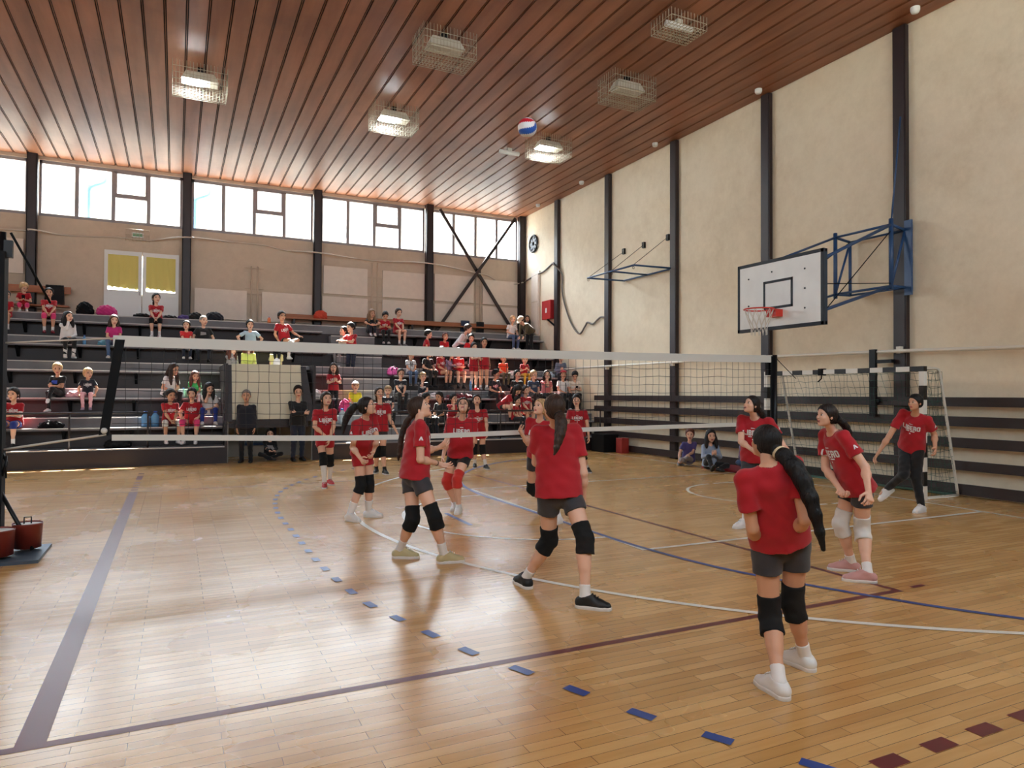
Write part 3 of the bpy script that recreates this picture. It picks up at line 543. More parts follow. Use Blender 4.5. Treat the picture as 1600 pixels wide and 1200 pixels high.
[pipe('wall_link', [q], 0.026) for q in ((A1, B1), (A0, B0), (C1, D1), (C0, D0))]
pipe('diagonal', [(A0, B1)], 0.02); pipe('diagonal', [(C0, D1)], 0.022)
pipe('arm', [((bx + 0.08, 3.95, 3.55), C1)], 0.028); pipe('arm', [((bx + 0.08, 3.95, 2.80), C0)], 0.028); pipe('arm', [((bx + 0.08, 4.9, 3.72), A1)], 0.022); pipe('arm', [((bx + 0.08, 4.9, 2.85), A0)], 0.022)
pipe('tie_rod', [((bx + 0.08, 3.6, 2.75), (C1[0], C1[1], C1[2] - .1))], 0.008, M_black); pipe('tie_rod', [((bx + 0.08, 3.6, 3.3), (C0[0], C0[1], C0[2] + .05))], 0.008, M_black); pipe('tie_rod', [((bx + .08, 4.2, 3.3), B1)], 0.008, M_black)
pipe('stay_rod', [(C1, (XW - 0.16, 4.12, 6.5))], 0.014)
w = MB(BO); w.box(XW - 0.16, XW - 0.12, 3.93, 4.06, 3.36, 4.66); w.build('wall_plate', M_bluep, bo, (0, 0, 0))
# folded blue frame on the wall further back
fo = empty('wall_frame', (XW, 11.5, 4.87), 'blue horizontal pipe frame hung by thin rods high on the long wall', 'frame'); FO = (XW, 11.5, 4.87)
def fp(name, a, b, r=0.024, m=None):
    w = MB(FO); w.tube([a, b], r, 8); w.build(name, m or M_bluep, fo, (0, 0, 0))
za = 4.87
fp('bar', (4.90, 12.68, za), (4.90, 10.5, za)); fp('bar', (4.90, 12.68, za), (6.1, 12.6, za)); fp('bar', (4.90, 10.5, za), (5.98, 10.42, za)); fp('bar', (6.06, 10.5, za), (6.06, 12.6, za)); fp('bar', (4.90, 11.5, za), (6.06, 11.5, za))
fp('rod', (6.1, 12.64, 5.72), (4.90, 12.66, za), 0.007, M_blk2); fp('rod', (6.1, 11.7, 5.74), (4.90, 11.55, za), 0.007, M_blk2); fp('rod', (6.1, 10.66, 5.74), (4.90, 10.55, za), 0.007, M_blk2)
for y in (12.64, 11.7, 10.66): w = MB(FO); w.box(XW - 0.06, XW, y - 0.05, y + 0.05, 5.64, 5.8); w.build('wall_hook', M_blk2, fo, (0, 0, 0))
for y in (12.64, 11.5, 10.52): w = MB(FO); w.tube([(4.90 + 0.03 * math.cos(t), y, za - 0.06 + 0.03 * math.sin(t)) for t in np.linspace(0, 6.28, 10, endpoint=False)], 0.006, 6, closed=True); w.build('ring', M_blk2, fo, (0, 0, 0))
# small things on the walls
o = empty('wall_fan', (XW, 18.2, 7.02), 'round dark slatted fan cover high in the corner', 'fan'); FO2 = (XW, 18.2, 7.02)
w = MB(FO2); w.tube([(XW - 0.05, 18.2 + 0.29 * math.cos(t), 7.02 + 0.29 * math.sin(t)) for t in np.linspace(0, 6.283, 28, endpoint=False)], 0.035, 8, closed=True); w.build('rim', M_blk2, o, (0, 0, 0))
w = MB(FO2); w.box(XW - 0.02, XW, 17.98, 18.42, 6.8, 7.24); [w.bar((XW - 0.05, 18.2, 7.02), (XW - 0.05, 18.2 + 0.27 * math.cos(t), 7.02 + 0.27 * math.sin(t)), 0.09, 0.012, 1, (1, 0, 0)) for t in np.linspace(0, 6.283, 9)[:-1]]; w.build('blade', [M_black, mat('fan_grey', (96, 100, 108), 0.5)], o, (0, 0, 0))
o = empty('fire_hose_cabinet', (XW - 0.1, 16.95, 4.2), 'red fire hose cabinet on the long wall near the corner', 'cabinet')
w = MB((XW - 0.1, 16.95, 4.2)); w.box(XW - 0.2, XW, 16.66, 17.26, 4.18, 4.82); w.build('body', mat('fire_red', (178, 38, 42), 0.4), o, (0, 0, 0), bevel=0.01)
w = MB((XW - 0.1, 16.95, 4.2)); w.box(XW - 0.206, XW - 0.2, 16.90, 17.0, 4.40, 4.56); w.build('sticker', M_pvc, o, (0, 0, 0))
w = MB((XW - 0.1, 16.8, 3.9)); w.bar((XW - 0.25, 16.75, 4.15), (XW - 0.08, 16.5, 3.9), 0.05); tag(w.build('hose_hook', M_black), 'short black bar under the red fire hose cabinet', 'bracket')
o = empty('emergency_light', (-6.45, YW, 6.1), 'emergency exit lamp in a wire cage above the glazed door', 'lamp')
w = MB((-6.45, YW, 6.1)); w.box(-6.6, -6.3, YW - 0.08, YW - 0.0, 6.12, 6.26); w.build('housing', M_pvc, o, (0, 0, 0))
w = MB((-6.45, YW, 6.1)); w.box(-6.57, -6.33, YW - 0.085, YW - 0.08, 6.15, 6.23); w.build('sign_face', mat('exit_green', (110, 168, 130), 0.5), o, (0, 0, 0))
w = MB((-6.45, YW, 6.1))
for i in range(8): x = -6.75 + i * 0.086; w.tube([(x, YW, 6.02), (x, YW - 0.12, 6.04), (x, YW - 0.12, 6.34), (x, YW, 6.36)], 0.005, 5)
for z in (6.04, 6.19, 6.34): w.tube([(-6.75, YW - 0.12, z), (-6.15, YW - 0.12, z)], 0.005, 5)
w.build('cage', mat('cage_beige', (186, 172, 150), 0.6), o, (0, 0, 0))
w = MB((0, YW, 6.1)); w.tube(smooth([(-16, YW - 0.05, 6.1), (-9.8, YW - 0.05, 6.02), (-9.0, YW - 0.26, 6.04), (-8.2, YW - 0.05, 6.0), (-6.9, YW - 0.05, 6.08), (-6.2, YW - 0.05, 6.06), (-5.2, YW - 0.26, 6.22), (-4.0, YW - 0.05, 6.25), (-3.0, YW - 0.05, 6.24), (-2.3, YW - 0.05, 6.14), (-1.35, YW - 0.26, 6.12), (0.5, YW - 0.05, 6.06), (2.3, YW - 0.27, 6.10), (4.2, YW - 0.2, 5.92), (4.7, YW - 0.05, 5.88), (5.3, YW - 0.05, 5.62), (5.75, YW - 0.06, 5.66), (6.0, YW - 0.26, 5.72)], 6), 0.022, 6)
tag(w.build('cable', M_cablew), 'pale sagging cable running along the window wall under the panes', 'cable')
w = MB((XW, 15, 5)); w.tube(smooth([(XW - 0.045, 18.9, 5.75), (XW - 0.045, 18.0, 5.86), (XW - 0.045, 17.4, 5.9), (XW - 0.03, 16.8, 6.08), (XW - 0.17, 16.45, 5.95), (XW - 0.045, 16.15, 5.6), (XW - 0.045, 16.1, 4.9), (XW - 0.045, 15.6, 4.0), (XW - 0.045, 15.05, 3.55), (XW - 0.045, 14.7, 3.75), (XW - 0.045, 14.55, 3.86), (XW - 0.045, 14.25, 3.78), (XW - 0.045, 14.0, 3.88), (XW - 0.045, 13.8, 3.95), (XW - 0.045, 13.55, 3.92)], 6), 0.028, 6)
tag(w.build('cable', M_cable), 'grey cable hanging in loops on the long wall beside the fire hose cabinet', 'cable')
# ceiling lamps in wire cages
M_cage = mat('lamp_cage', (176, 168, 146), 0.5); M_lamp_on = mat('lamp_glow', (236, 246, 255), 0.4, emit=60.0); M_refl = mat('lamp_reflector', (196, 192, 180), 0.4)
def cage_lamp(x, y, on, label, L=1.0, D=0.62, hz=0.5):
    o = empty('caged_floodlight', (x, y, H), label, 'ceiling lamp', 'caged ceiling floodlights'); og = (x, y, H)
    w = MB(og); x0, x1, y0, y1, z0, z1 = x - L / 2, x + L / 2, y - D / 2, y + D / 2, H - hz, H - 0.03
    for i in range(17): xx = x0 + L * i / 16; w.tube([(xx, y0, z1), (xx, y0, z0), (xx, y1, z0), (xx, y1, z1)], 0.0045, 5)
    for i in range(9): yy = y0 + D * i / 8; w.tube([(x0, yy, z1), (x0, yy, z0), (x1, yy, z0), (x1, yy, z1)], 0.0045, 5)
    for i in range(1, 5): z = z1 - hz * i / 4; w.tube([(x0, y0, z), (x1, y0, z), (x1, y1, z), (x0, y1, z)], 0.0055, 5, closed=True)
    w.build('cage', M_cage, o, (0, 0, 0))
    w = MB(og); w.hexa([(x - 0.34, y - 0.17, H - 0.30), (x + 0.34, y - 0.17, H - 0.30), (x + 0.34, y + 0.17, H - 0.30), (x - 0.34, y + 0.17, H - 0.30)], [(x - 0.26, y - 0.10, H - 0.12), (x + 0.26, y - 0.10, H - 0.12), (x + 0.26, y + 0.10, H - 0.12), (x - 0.26, y + 0.10, H - 0.12)]); w.build('housing', M_refl, o, (0, 0, 0))
    w = MB(og); w.box(x - 0.30, x + (0.06 if on else 0.30), y - 0.13, y + 0.13, H - 0.325, H - 0.302); w.build('lens', M_lamp_on if on else M_refl, o, (0, 0, 0))
    w = MB(og); w.box(x - 0.05, x + 0.05, y - 0.04, y + 0.04, H - 0.12, H - 0.001); w.build('bracket', M_blk2, o, (0, 0, 0))
for x, y, on, lb in [(-5.03, 11.45, 1, 'lit caged floodlight on the ceiling, leftmost of all'), (-1.0, 11.55, 1, 'lit caged floodlight, second in the row nearer the windows'), (3.05, 11.6, 1, 'lit caged floodlight right behind the flying ball'),
                     (-1.08, 8.0, 0, 'unlit caged floodlight at the top edge of the picture'), (2.88, 7.95, 0, 'unlit caged floodlight nearest the long wall')]: cage_lamp(x, y, on, lb)
def small_lamp(x, y, label, cage):
    o = empty('tube_lamp', (x, y, H), label, 'ceiling lamp', 'small ceiling lamps'); og = (x, y, H)
    w = MB(og); w.tube([(x - 0.28, y, H - 0.12), (x + 0.28, y, H - 0.12)], 0.055, 12); w.build('tube', M_pvc, o, (0, 0, 0))
    w = MB(og); w.box(x - 0.06, x + 0.06, y - 0.04, y + 0.04, H - 0.10, H); w.build('mount', M_refl, o, (0, 0, 0))
    if cage:
        w = MB(og); x0, x1, y0, y1, z0 = x - 0.38, x + 0.38, y - 0.28, y + 0.28, H - 0.24
        for i in range(12): xx = x0 + 0.76 * i / 11; w.tube([(xx, y0, H), (xx, y0, z0), (xx, y1, z0), (xx, y1, H)], 0.006, 5)
        for i in range(8): yy = y0 + 0.56 * i / 7; w.tube([(x0, yy, H), (x0, yy, z0), (x1, yy, z0), (x1, yy, H)], 0.006, 5)
        w.tube([(x0, y0, H - .12), (x1, y0, H - .12), (x1, y1, H - .12), (x0, y1, H - .12)], 0.007, 5, closed=True)
        w.build('cage', M_cage, o, (0, 0, 0))
small_lamp(2.42, 5.75, 'small unlit tube lamp in a shallow cage near the long wall', True); small_lamp(2.5, 12.75, 'small bare tube lamp on the ceiling below the flying ball', False)
for k, y in enumerate((3.68, 7.17, 10.72, 14.35, 17.2)):
    w = MB((5.72, y, H)); w.lathe([(0.0, -0.10), (0.06, -0.09), (0.075, -0.05), (0.075, 0.0)], (5.72, y, H), 14)
    tag(w.build('smoke_detector', M_pvc), 'white smoke detector on the ceiling, ' + ['right above the hoop truss column', 'by column behind the backboard', 'by column at the blue wall frame', 'second from the corner', 'in the corner by the windows'][k], 'detector', 'smoke detectors along the long wall')

# ---------------------------------------------------------------- ball in the air
bc, br_ = V(-1.97, 2.93, 4.53), 0.105
vs = []; fs = []; mi = []; n, m = 48, 32
for i in range(m + 1):
    t = math.pi * i / m
    for k in range(n): a = 2 * math.pi * k / n; vs.append((br_ * math.sin(t) * math.cos(a), br_ * math.sin(t) * math.sin(a), br_ * math.cos(t)))
w = MB(tuple(bc)); R_ = Matrix.Rotation(0.9, 3, 'X') @ Matrix.Rotation(0.5, 3, 'Y')
vs2 = [tuple(bc + V(*(R_ @ Vector(p)))) for p in vs]
for i in range(m):
    for k in range(n):
        f = (i * n + k, (i + 1) * n + k, (i + 1) * n + (k + 1) % n, i * n + (k + 1) % n)
        sw = (k + 9 * math.sin(math.pi * (i + .5) / m - math.pi / 2) * 0.6) % n
        c = [0, 1, 0, 2, 0, 1, 0, 2][int(sw / n * 8) % 8] if True else 0
        fs.append((f, c))
base = len(w.v); w.v += [tuple(V(*p) - w.org) for p in vs2]
for f, c in fs: w.f.append(f); w.m.append(c); w.sm.append(True)
tag(w.build('volleyball', [mat('ball_white', (226, 228, 232), 0.4), mat('ball_blue', (36, 88, 176), 0.4), mat('ball_red', (196, 34, 52), 0.4)]), 'red, white and blue volleyball flying under the ceiling', 'ball')
# ---------------------------------------------------------------- people: bodies as smooth distance fields, meshed with surface nets
def nrm(a): return a / (np.linalg.norm(a) + 1e-12)
def smin(a, b, k):
    h = np.clip(0.5 + 0.5 * (b - a) / k, 0, 1); return b * (1 - h) + a * h - k * h * (1 - h)
def rc(P, a, b, r1, r2):
    ab = b - a; q = P - a; t = np.clip(q @ ab / (ab @ ab + 1e-12), 0, 1)
    return np.linalg.norm(q - t[:, None] * ab, axis=1) - (r1 + (r2 - r1) * t)
def ecap(P, a, b, side, s1, n1, s2, n2):
    ab = b - a; q = P - a; t = np.clip(q @ ab / (ab @ ab + 1e-12), 0, 1); q = q - t[:, None] * ab
    qs = q @ side; qn = np.linalg.norm(q - qs[:, None] * side, axis=1); rs = s1 + (s2 - s1) * t; rn = n1 + (n2 - n1) * t
    k = np.sqrt((qs / rs) ** 2 + (qn / rn) ** 2) + 1e-9; g = np.sqrt((qs / rs ** 2) ** 2 + (qn / rn ** 2) ** 2) + 1e-9
    return k * (k - 1) / g
def ell(P, c, ax, r):     # ax rows: local axes, r radii
    q = (P - c) @ ax.T; k = np.linalg.norm(q / r, axis=1) + 1e-9; g = np.linalg.norm(q / (np.array(r) ** 2), axis=1) + 1e-9
    return k * (k - 1) / g
_COR = np.array([(i, j, k) for i in (0, 1) for j in (0, 1) for k in (0, 1)])
_EDG = [(a, b) for a in range(8) for b in range(a + 1, 8) if np.abs(_COR[a] - _COR[b]).sum() == 1]
def surface(fn, lo, hi, res):
    lo = np.array(lo) - 2 * res; hi = np.array(hi) + 2 * res; B = 4
    nb = np.ceil((hi - lo) / (res * B)).astype(int) + 1; n = nb * B
    g = np.stack(np.meshgrid(*[np.arange(k) for k in nb], indexing='ij'), -1).reshape(-1, 3)
    d = fn(lo + (g * B + 1.5) * res)
    F = np.repeat(np.repeat(np.repeat(d.reshape(nb), B, 0), B, 1), B, 2).astype(np.float32)
    act = g[np.abs(d) < res * B * 1.25]
    if len(act) == 0: return np.zeros((0, 3)), np.zeros((0, 4), int)
    o = np.stack(np.meshgrid(*[np.arange(B)] * 3, indexing='ij'), -1).reshape(-1, 3)
    I = (act[:, None, :] * B + o[None]).reshape(-1, 3)
    F[I[:, 0], I[:, 1], I[:, 2]] = fn(lo + I * res)
    S = F < 0; cnt = np.zeros(n - 1, np.uint8)
    for c in _COR: cnt += S[c[0]:n[0] - 1 + c[0], c[1]:n[1] - 1 + c[1], c[2]:n[2] - 1 + c[2]]
    M = np.argwhere((cnt > 0) & (cnt < 8))
    idx = -np.ones(n - 1, np.int32); idx[M[:, 0], M[:, 1], M[:, 2]] = np.arange(len(M))
    val = np.stack([F[M[:, 0] + c[0], M[:, 1] + c[1], M[:, 2] + c[2]] for c in _COR], 1)
    acc = np.zeros((len(M), 3)); num = np.zeros(len(M))
    for a, b in _EDG:
        va, vb = val[:, a], val[:, b]; x = (va < 0) != (vb < 0); t = np.where(x, va / np.where(x, va - vb, 1), 0)
        acc += np.where(x[:, None], _COR[a] + t[:, None] * (_COR[b] - _COR[a]), 0); num += x
    verts = lo + (M + acc / num[:, None]) * res
    quads = []
    for ax in range(3):
        u, v = (ax + 1) % 3, (ax + 2) % 3; sh = np.zeros(3, int); sh[ax] = 1
        A = S[:n[0] - sh[0], :n[1] - sh[1], :n[2] - sh[2]]; Bq = S[sh[0]:, sh[1]:, sh[2]:]
        E = np.argwhere(A != Bq); E = E[(E[:, u] > 0) & (E[:, v] > 0) & (E[:, u] < n[u] - 1) & (E[:, v] < n[v] - 1)]
        if len(E) == 0: continue
        def at(du, dv):
            q = E.copy(); q[:, u] -= du; q[:, v] -= dv; return idx[q[:, 0], q[:, 1], q[:, 2]]
        Q = np.stack([at(1, 1), at(0, 1), at(0, 0), at(1, 0)], 1); ins = A[E[:, 0], E[:, 1], E[:, 2]]
        Q[~ins] = Q[~ins][:, ::-1]; quads.append(Q)
    return verts, np.concatenate(quads)
def np_mesh(name, verts, quads, mats, mi=None, smooth=True):
    me = bpy.data.meshes.new(name); nv, nq = len(verts), len(quads)
    me.vertices.add(nv); me.vertices.foreach_set('co', np.asarray(verts, np.float32).ravel())
    me.loops.add(nq * 4); me.loops.foreach_set('vertex_index', np.asarray(quads, np.int32).ravel())
    me.polygons.add(nq); me.polygons.foreach_set('loop_start', np.arange(0, nq * 4, 4, dtype=np.int32))
    try: me.polygons.foreach_set('loop_total', np.full(nq, 4, np.int32))
    except Exception: pass
    for m in mats: me.materials.append(m)
    if mi is not None: me.polygons.foreach_set('material_index', np.asarray(mi, np.int32))
    me.polygons.foreach_set('use_smooth', np.full(nq, smooth)); me.update(calc_edges=True)
    return me
def sphere_quads(c, ax, r, n=10, m=6):
    t = np.linspace(-math.pi / 2, math.pi / 2, m + 1); a = np.arange(n) * 2 * math.pi / n
    P = np.stack([np.outer(np.cos(t), np.cos(a)), np.outer(np.cos(t), np.sin(a)), np.outer(np.sin(t), np.ones(n))], -1).reshape(-1, 3)
    Q = [(i * n + k, i * n + (k + 1) % n, (i + 1) * n + (k + 1) % n, (i + 1) * n + k) for i in range(m) for k in range(n)]
    return c + (P * np.array(r)) @ ax, np.array(Q), P
M_skin = [mat('skin_fair', (222, 176, 150), 0.5, noise=0.04, nscale=8), mat('skin_warm', (206, 156, 126), 0.5, noise=0.04, nscale=8), mat('skin_tan', (184, 132, 104), 0.5, noise=0.04, nscale=8)]
for _m in M_skin: _m.node_tree.nodes['Principled BSDF'].inputs['Subsurface Weight'].default_value = 0.0
M_lip = mat('lips', (176, 96, 90), 0.4); M_eye = mat('eye_white', (232, 228, 224), 0.25); M_iris = mat('iris_dark', (42, 30, 26), 0.2); M_brow = mat('brow_brown', (66, 46, 36), 0.7); M_mouth = mat('mouth_dark', (84, 36, 36), 0.5)
def fabric(n, rgb): return mat('fabric_' + n, rgb, 0.85, noise=0.06, nscale=5, bump=0.25, bscale=14, sheen=0.2)
FAB = {k: fabric(k, v) for k, v in dict(red=(168, 12, 30), white=(226, 224, 224), black=(15, 15, 18), navy=(20, 23, 36), grey=(146, 142, 142), darkgrey=(54, 52, 56), magenta=(196, 44, 122), polo=(206, 38, 44), lightblue=(170, 196, 214), lime=(212, 220, 110),
    paleyellow=(226, 216, 150), green=(52, 160, 84), yellow=(222, 204, 40), beige=(214, 190, 164), lavender=(150, 132, 160), orange=(226, 66, 30), bluegrey=(104, 112, 132), coral=(214, 120, 120), cream=(226, 212, 196), olive=(78, 72, 50), jeans=(72, 96, 132), jeansdark=(26, 36, 56),
    royal=(28, 48, 130), pink=(222, 62, 120), palepink=(226, 172, 178), maroon=(104, 30, 40), greypants=(150, 146, 150), yellowp=(216, 172, 50), violet=(76, 70, 130), navypattern=(52, 66, 92), whitegrey=(206, 204, 206), redpad=(196, 44, 36), denimlight=(150, 166, 190), multi=(120, 104, 132)).items()}
M_pad = mat('kneepad_black', (8, 8, 9), 0.9, bump=0.2, bscale=40); M_padw = mat('kneepad_white', (214, 212, 208), 0.8); M_print = mat('print_white', (226, 226, 228), 0.6); M_printk = mat('print_black', (34, 32, 36), 0.7); M_printb = mat('print_blue', (50, 84, 190), 0.6)
SHOE = {k: mat('shoe_' + k, v, 0.55) for k, v in dict(white=(222, 222, 222), black=(12, 12, 14), red=(186, 22, 36), yellow=(184, 172, 130), pink=(200, 150, 146), grey=(120, 118, 120), maroon=(120, 30, 44), lilac=(150, 136, 160), dark=(28, 27, 32)).items()}
M_sole = mat('sole_white', (214, 210, 206), 0.6); M_sock = mat('sock_white', (226, 224, 222), 0.8); M_sockk = mat('sock_black', (30, 30, 32), 0.8)
HAIR = {k: mat('hair_' + k, v, 0.5, noise=0.35, nscale=14, bump=0.9, bscale=30, stretch=(3, 3, 0.35), spec=0.3) for k, v in dict(black=(14, 12, 13), dark=(28, 20, 18), brown=(54, 37, 29), lightbrown=(132, 100, 72), auburn=(92, 50, 38), blond=(190, 156, 112), grey=(128, 124, 122), shortblond=(170, 140, 104)).items()}
M_tie = mat('hair_tie_cream', (214, 196, 160), 0.7)
# lettering built from strokes (unit: letter height 7)
GLYPH = {'L': [(0, 0, 1.7, 7), (0, 0, 4.6, 1.7)], 'I': [(0, 0, 1.7, 7)], 'B': [(0, 0, 1.7, 7), (1.7, 0, 4, 1.5), (1.7, 2.8, 4, 4.2), (1.7, 5.5, 4, 7), (3.2, .7, 4.8, 3.2), (3.2, 3.8, 4.7, 6.3)], 'E': [(0, 0, 1.7, 7), (1.7, 0, 4.4, 1.5), (1.7, 2.8, 4, 4.2), (1.7, 5.5, 4.4, 7)],
         'R': [(0, 0, 1.7, 7), (1.7, 5.5, 4, 7), (1.7, 2.6, 4, 4), (3.1, 3.2, 4.8, 6.4), (2.9, 0, 4.7, 2.9)], 'O': [(0, .7, 1.7, 6.3), (3.2, .7, 4.9, 6.3), (.6, 0, 4.3, 1.5), (.6, 5.5, 4.3, 7)], 'V': None}
def glyph_quads(word, height):
    out = []; x = 0; s = height / 7
    for ch in word:
        if ch == 'V': out += [[(x, 7), (x + 1.7, 7), (x + 3.2, 0), (x + 1.9, 0)], [(x + 3.3, 7), (x + 5, 7), (x + 3.2, 0), (x + 1.9, 0)]]; wd = 5
        else:
            g = GLYPH[ch]; wd = max(r[2] for r in g); out += [[(x + a, b), (x + c, b), (x + c, d), (x + a, d)] for a, b, c, d in g]
        x += wd + 0.7
    x -= 0.7
    return [[((px - x / 2) * s, (py - 3.5) * s) for px, py in q] for q in out]
def project(quads2d, C, rt, up, fw, bvh, off=0.004, cell=0.014):
    vs = []; fs = []
    for q in quads2d:
        q = [np.array(p) for p in q]; nu = max(1, int(math.ceil(np.linalg.norm(q[1] - q[0]) / cell))); nv = max(1, int(math.ceil(np.linalg.norm(q[3] - q[0]) / cell)))
        b0 = len(vs); ok = True; grid = []
        for j in range(nv + 1):
            for i in range(nu + 1):
                u, v = i / nu, j / nv; p = (q[0] * (1 - u) + q[1] * u) * (1 - v) + (q[3] * (1 - u) + q[2] * u) * v
                o = C + rt * p[0] + up * p[1] + fw * 0.35
                h = bvh.ray_cast(Vector(o), Vector(-fw), 0.6)
                if h[0] is None: ok = False; break
                grid.append(np.array(h[0]) + fw * off)
            if not ok: break
        if not ok: continue
        vs += grid
        fs += [(b0 + j * (nu + 1) + i, b0 + j * (nu + 1) + i + 1, b0 + (j + 1) * (nu + 1) + i + 1, b0 + (j + 1) * (nu + 1) + i) for j in range(nv) for i in range(nu)]
    return np.array(vs), np.array(fs)
def hand(W, D, N, right, h, res, curl=0.35, spread=0.12, fist=False):
    L = 0.108 * h; D = nrm(D); N = nrm(N - D * (N @ D)); T = np.cross(D, N) * (1 if right else -1)
    pr = [('e', W - D * 0.01, W + D * 0.46 * L, 0.022 * h / 1.6, 0.016, 0.037 * h / 1.6, 0.013)]
    segs = []
    for k, (o, ln) in enumerate(((0.030, 0.40), (0.010, 0.45), (-0.010, 0.41), (-0.028, 0.33))):
        b = W + D * (0.47 - 0.03 * abs(k - 1)) * L + T * o * h / 1.6; a = 0.0; p = b
        d0 = nrm(D + T * spread * (1.2 - k * 0.8))
        c = curl * (1 + 0.18 * k)
        for q, fr in enumerate((0.46, 0.30, 0.24)):
            a += c * (0.8 if q == 0 else 1.0); dd = d0 * math.cos(a) + N * math.sin(a); e = p + dd * fr * ln * L
            segs.append((p, e, 0.0088 - 0.0012 * q, 0.0082 - 0.0012 * q)); p = e
    b = W + D * 0.12 * L + T * 0.022 * h / 1.6; d1 = nrm(D * 0.62 + T * 0.62 + N * 0.35); e = b + d1 * 0.30 * L; segs.append((b, e, 0.0115, 0.0095)); d2 = nrm(D * 0.85 + T * 0.15 + N * 0.45); segs.append((e, e + d2 * 0.22 * L, 0.0095, 0.0075))
    k = h / 1.6
    def fn(P):
        d = ecap(P, pr[0][1], pr[0][2], T, pr[0][3], pr[0][4] * k, pr[0][5], pr[0][6] * k)
        d = smin(d, rc(P, W - D * 0.03, W + D * 0.01, 0.0185 * k, 0.02 * k), 0.012)
        for a, e, r1, r2 in segs: d = smin(d, rc(P, a, e, r1 * k, r2 * k), 0.0045)
        return d
    pts = np.array([s[0] for s in segs] + [s[1] for s in segs] + [W - D * 0.03]); return surface(fn, pts.min(0) - 0.03, pts.max(0) + 0.03, res)
UP = V(0, 0, 1)
def person(J, look, label, group, res=0.013, name='person', near=False):
    J = {k: (V(*v) if isinstance(v, (list, tuple)) else v) for k, v in J.items()}
    h = J['h']; k_ = h / 1.6 * look.get('build', 1.0); pel, nk = J['pel'], J['nk']; ax = nrm(nk - pel); Lt = np.linalg.norm(nk - pel)
    hs = nrm(J['hipR'] - J['hipL']); cs = nrm(J['shR'] - J['shL']); cf = np.cross(ax, cs) * 1.0; cf = nrm(cf); cf = -cf if cf @ np.cross(UP, cs) < 0 else cf
    cf = nrm(np.cross(UP if abs(ax @ UP) > 0.3 else ax, cs)); cf = nrm(cf - ax * (cf @ ax)); pf = nrm(np.cross(UP, hs))
    big = 1.22 if look.get('big') else 1.0
    P1 = pel + ax * 0.36 * Lt; P2 = pel + ax * 0.74 * Lt
    hu, hf = nrm(J['hu']), nrm(J['hf']); hr = np.cross(hf, hu); HA = np.stack([hr, hf, hu]); HD = J['hd']
    hk = (0.62 + 0.38 * k_) * look.get('headscale', 1.09)                                  # head scale
    root = V(pel[0], pel[1], look.get('z0', min(J['anL'][2], J['anR'][2]) - 0.048 * h))
    def L2W(p): return HD + np.array(p) @ HA * hk
    def head(P):
        q = ((P - HD) @ HA.T) / hk; I3 = np.eye(3)
        d = ell(q, V(0, -0.008, 0.028), I3, (0.073, 0.094, 0.086)); d = smin(d, ell(q, V(0, 0.026, -0.045), I3, (0.054, 0.060, 0.062)), 0.03)
        d = smin(d, rc(q, V(0, 0.064, -0.088), V(0, 0.066, -0.09), 0.019, 0.019), 0.02)
        for s in (-1, 1): d = smin(d, ell(q, V(s * 0.036, 0.056, -0.022), I3, (0.024, 0.024, 0.024)), 0.02)
        if near:
            for s in (-1, 1): d = -smin(-d, rc(q, V(s * 0.031, 0.099, 0.006), V(s * 0.034, 0.099, 0.006), 0.015, 0.015), 0.01)
        d = smin(d, rc(q, V(0, 0.082, 0.010), V(0, 0.096, -0.024), 0.0085, 0.0115), 0.010)
        d = smin(d, rc(q, V(-0.012, 0.083, -0.053), V(0.012, 0.083, -0.053), 0.008, 0.008), 0.006); d = smin(d, rc(q, V(-0.010, 0.080, -0.066), V(0.010, 0.080, -0.066), 0.0085, 0.0085), 0.006)
        for s in (-1, 1): d = smin(d, ell(q, V(s * 0.074, -0.010, -0.008), I3, (0.009, 0.019, 0.030)), 0.006)
        return d * hk
    def arm(P, s):
        d = rc(P, J['sh' + s], J['el' + s], 0.043 * k_, 0.034 * k_); d = smin(d, rc(P, J['el' + s], J['wr' + s], 0.034 * k_, 0.0225 * k_), 0.015)
        m = J['el' + s] * 0.7 + J['wr' + s] * 0.3; return smin(d, rc(P, m, m * 0.99 + J['wr' + s] * 0.01, 0.036 * k_, 0.036 * k_), 0.03)
    def leg(P, s):
        hp, kn, an = J['hip' + s], J['kn' + s], J['an' + s]
        d = rc(P, hp, kn, 0.078 * k_, 0.053 * k_); d = smin(d, rc(P, kn, an, 0.048 * k_, 0.032 * k_), 0.02)
        t = nrm(an - kn); bk = -J['fd' + s] + t * (J['fd' + s] @ t); m = kn + (an - kn) * 0.28 + nrm(bk) * 0.014 * k_
        d = smin(d, rc(P, m, kn + (an - kn) * 0.48 + nrm(bk) * 0.006, 0.049 * k_, 0.042 * k_), 0.03)
        return smin(d, rc(P, an, an + J['fd' + s] * 0.07 * h - UP * 0.022 * h * (1 if abs(J['fd' + s][2]) < .3 else 0), 0.024 * k_, 0.018 * k_), 0.02)
    def torso(P, g=0.0, gh=0.0):
        d = ecap(P, pel, P1, hs, (0.105 * k_ + g + gh) * big, (0.080 * k_ + g + gh) * big, (0.086 * k_ + g) * big, (0.066 * k_ + g) * big)
        d = smin(d, ecap(P, P1, P2, cs, (0.086 * k_ + g) * big, (0.066 * k_ + g) * big, (0.105 * k_ + g) * big, (0.076 * k_ + g) * big), 0.05)
        for s in 'LR': d = smin(d, rc(P, nk - ax * 0.030 * h, J['sh' + s], 0.042 * k_ + g * .5, 0.036 * k_ + g * .5), 0.04)
        return d
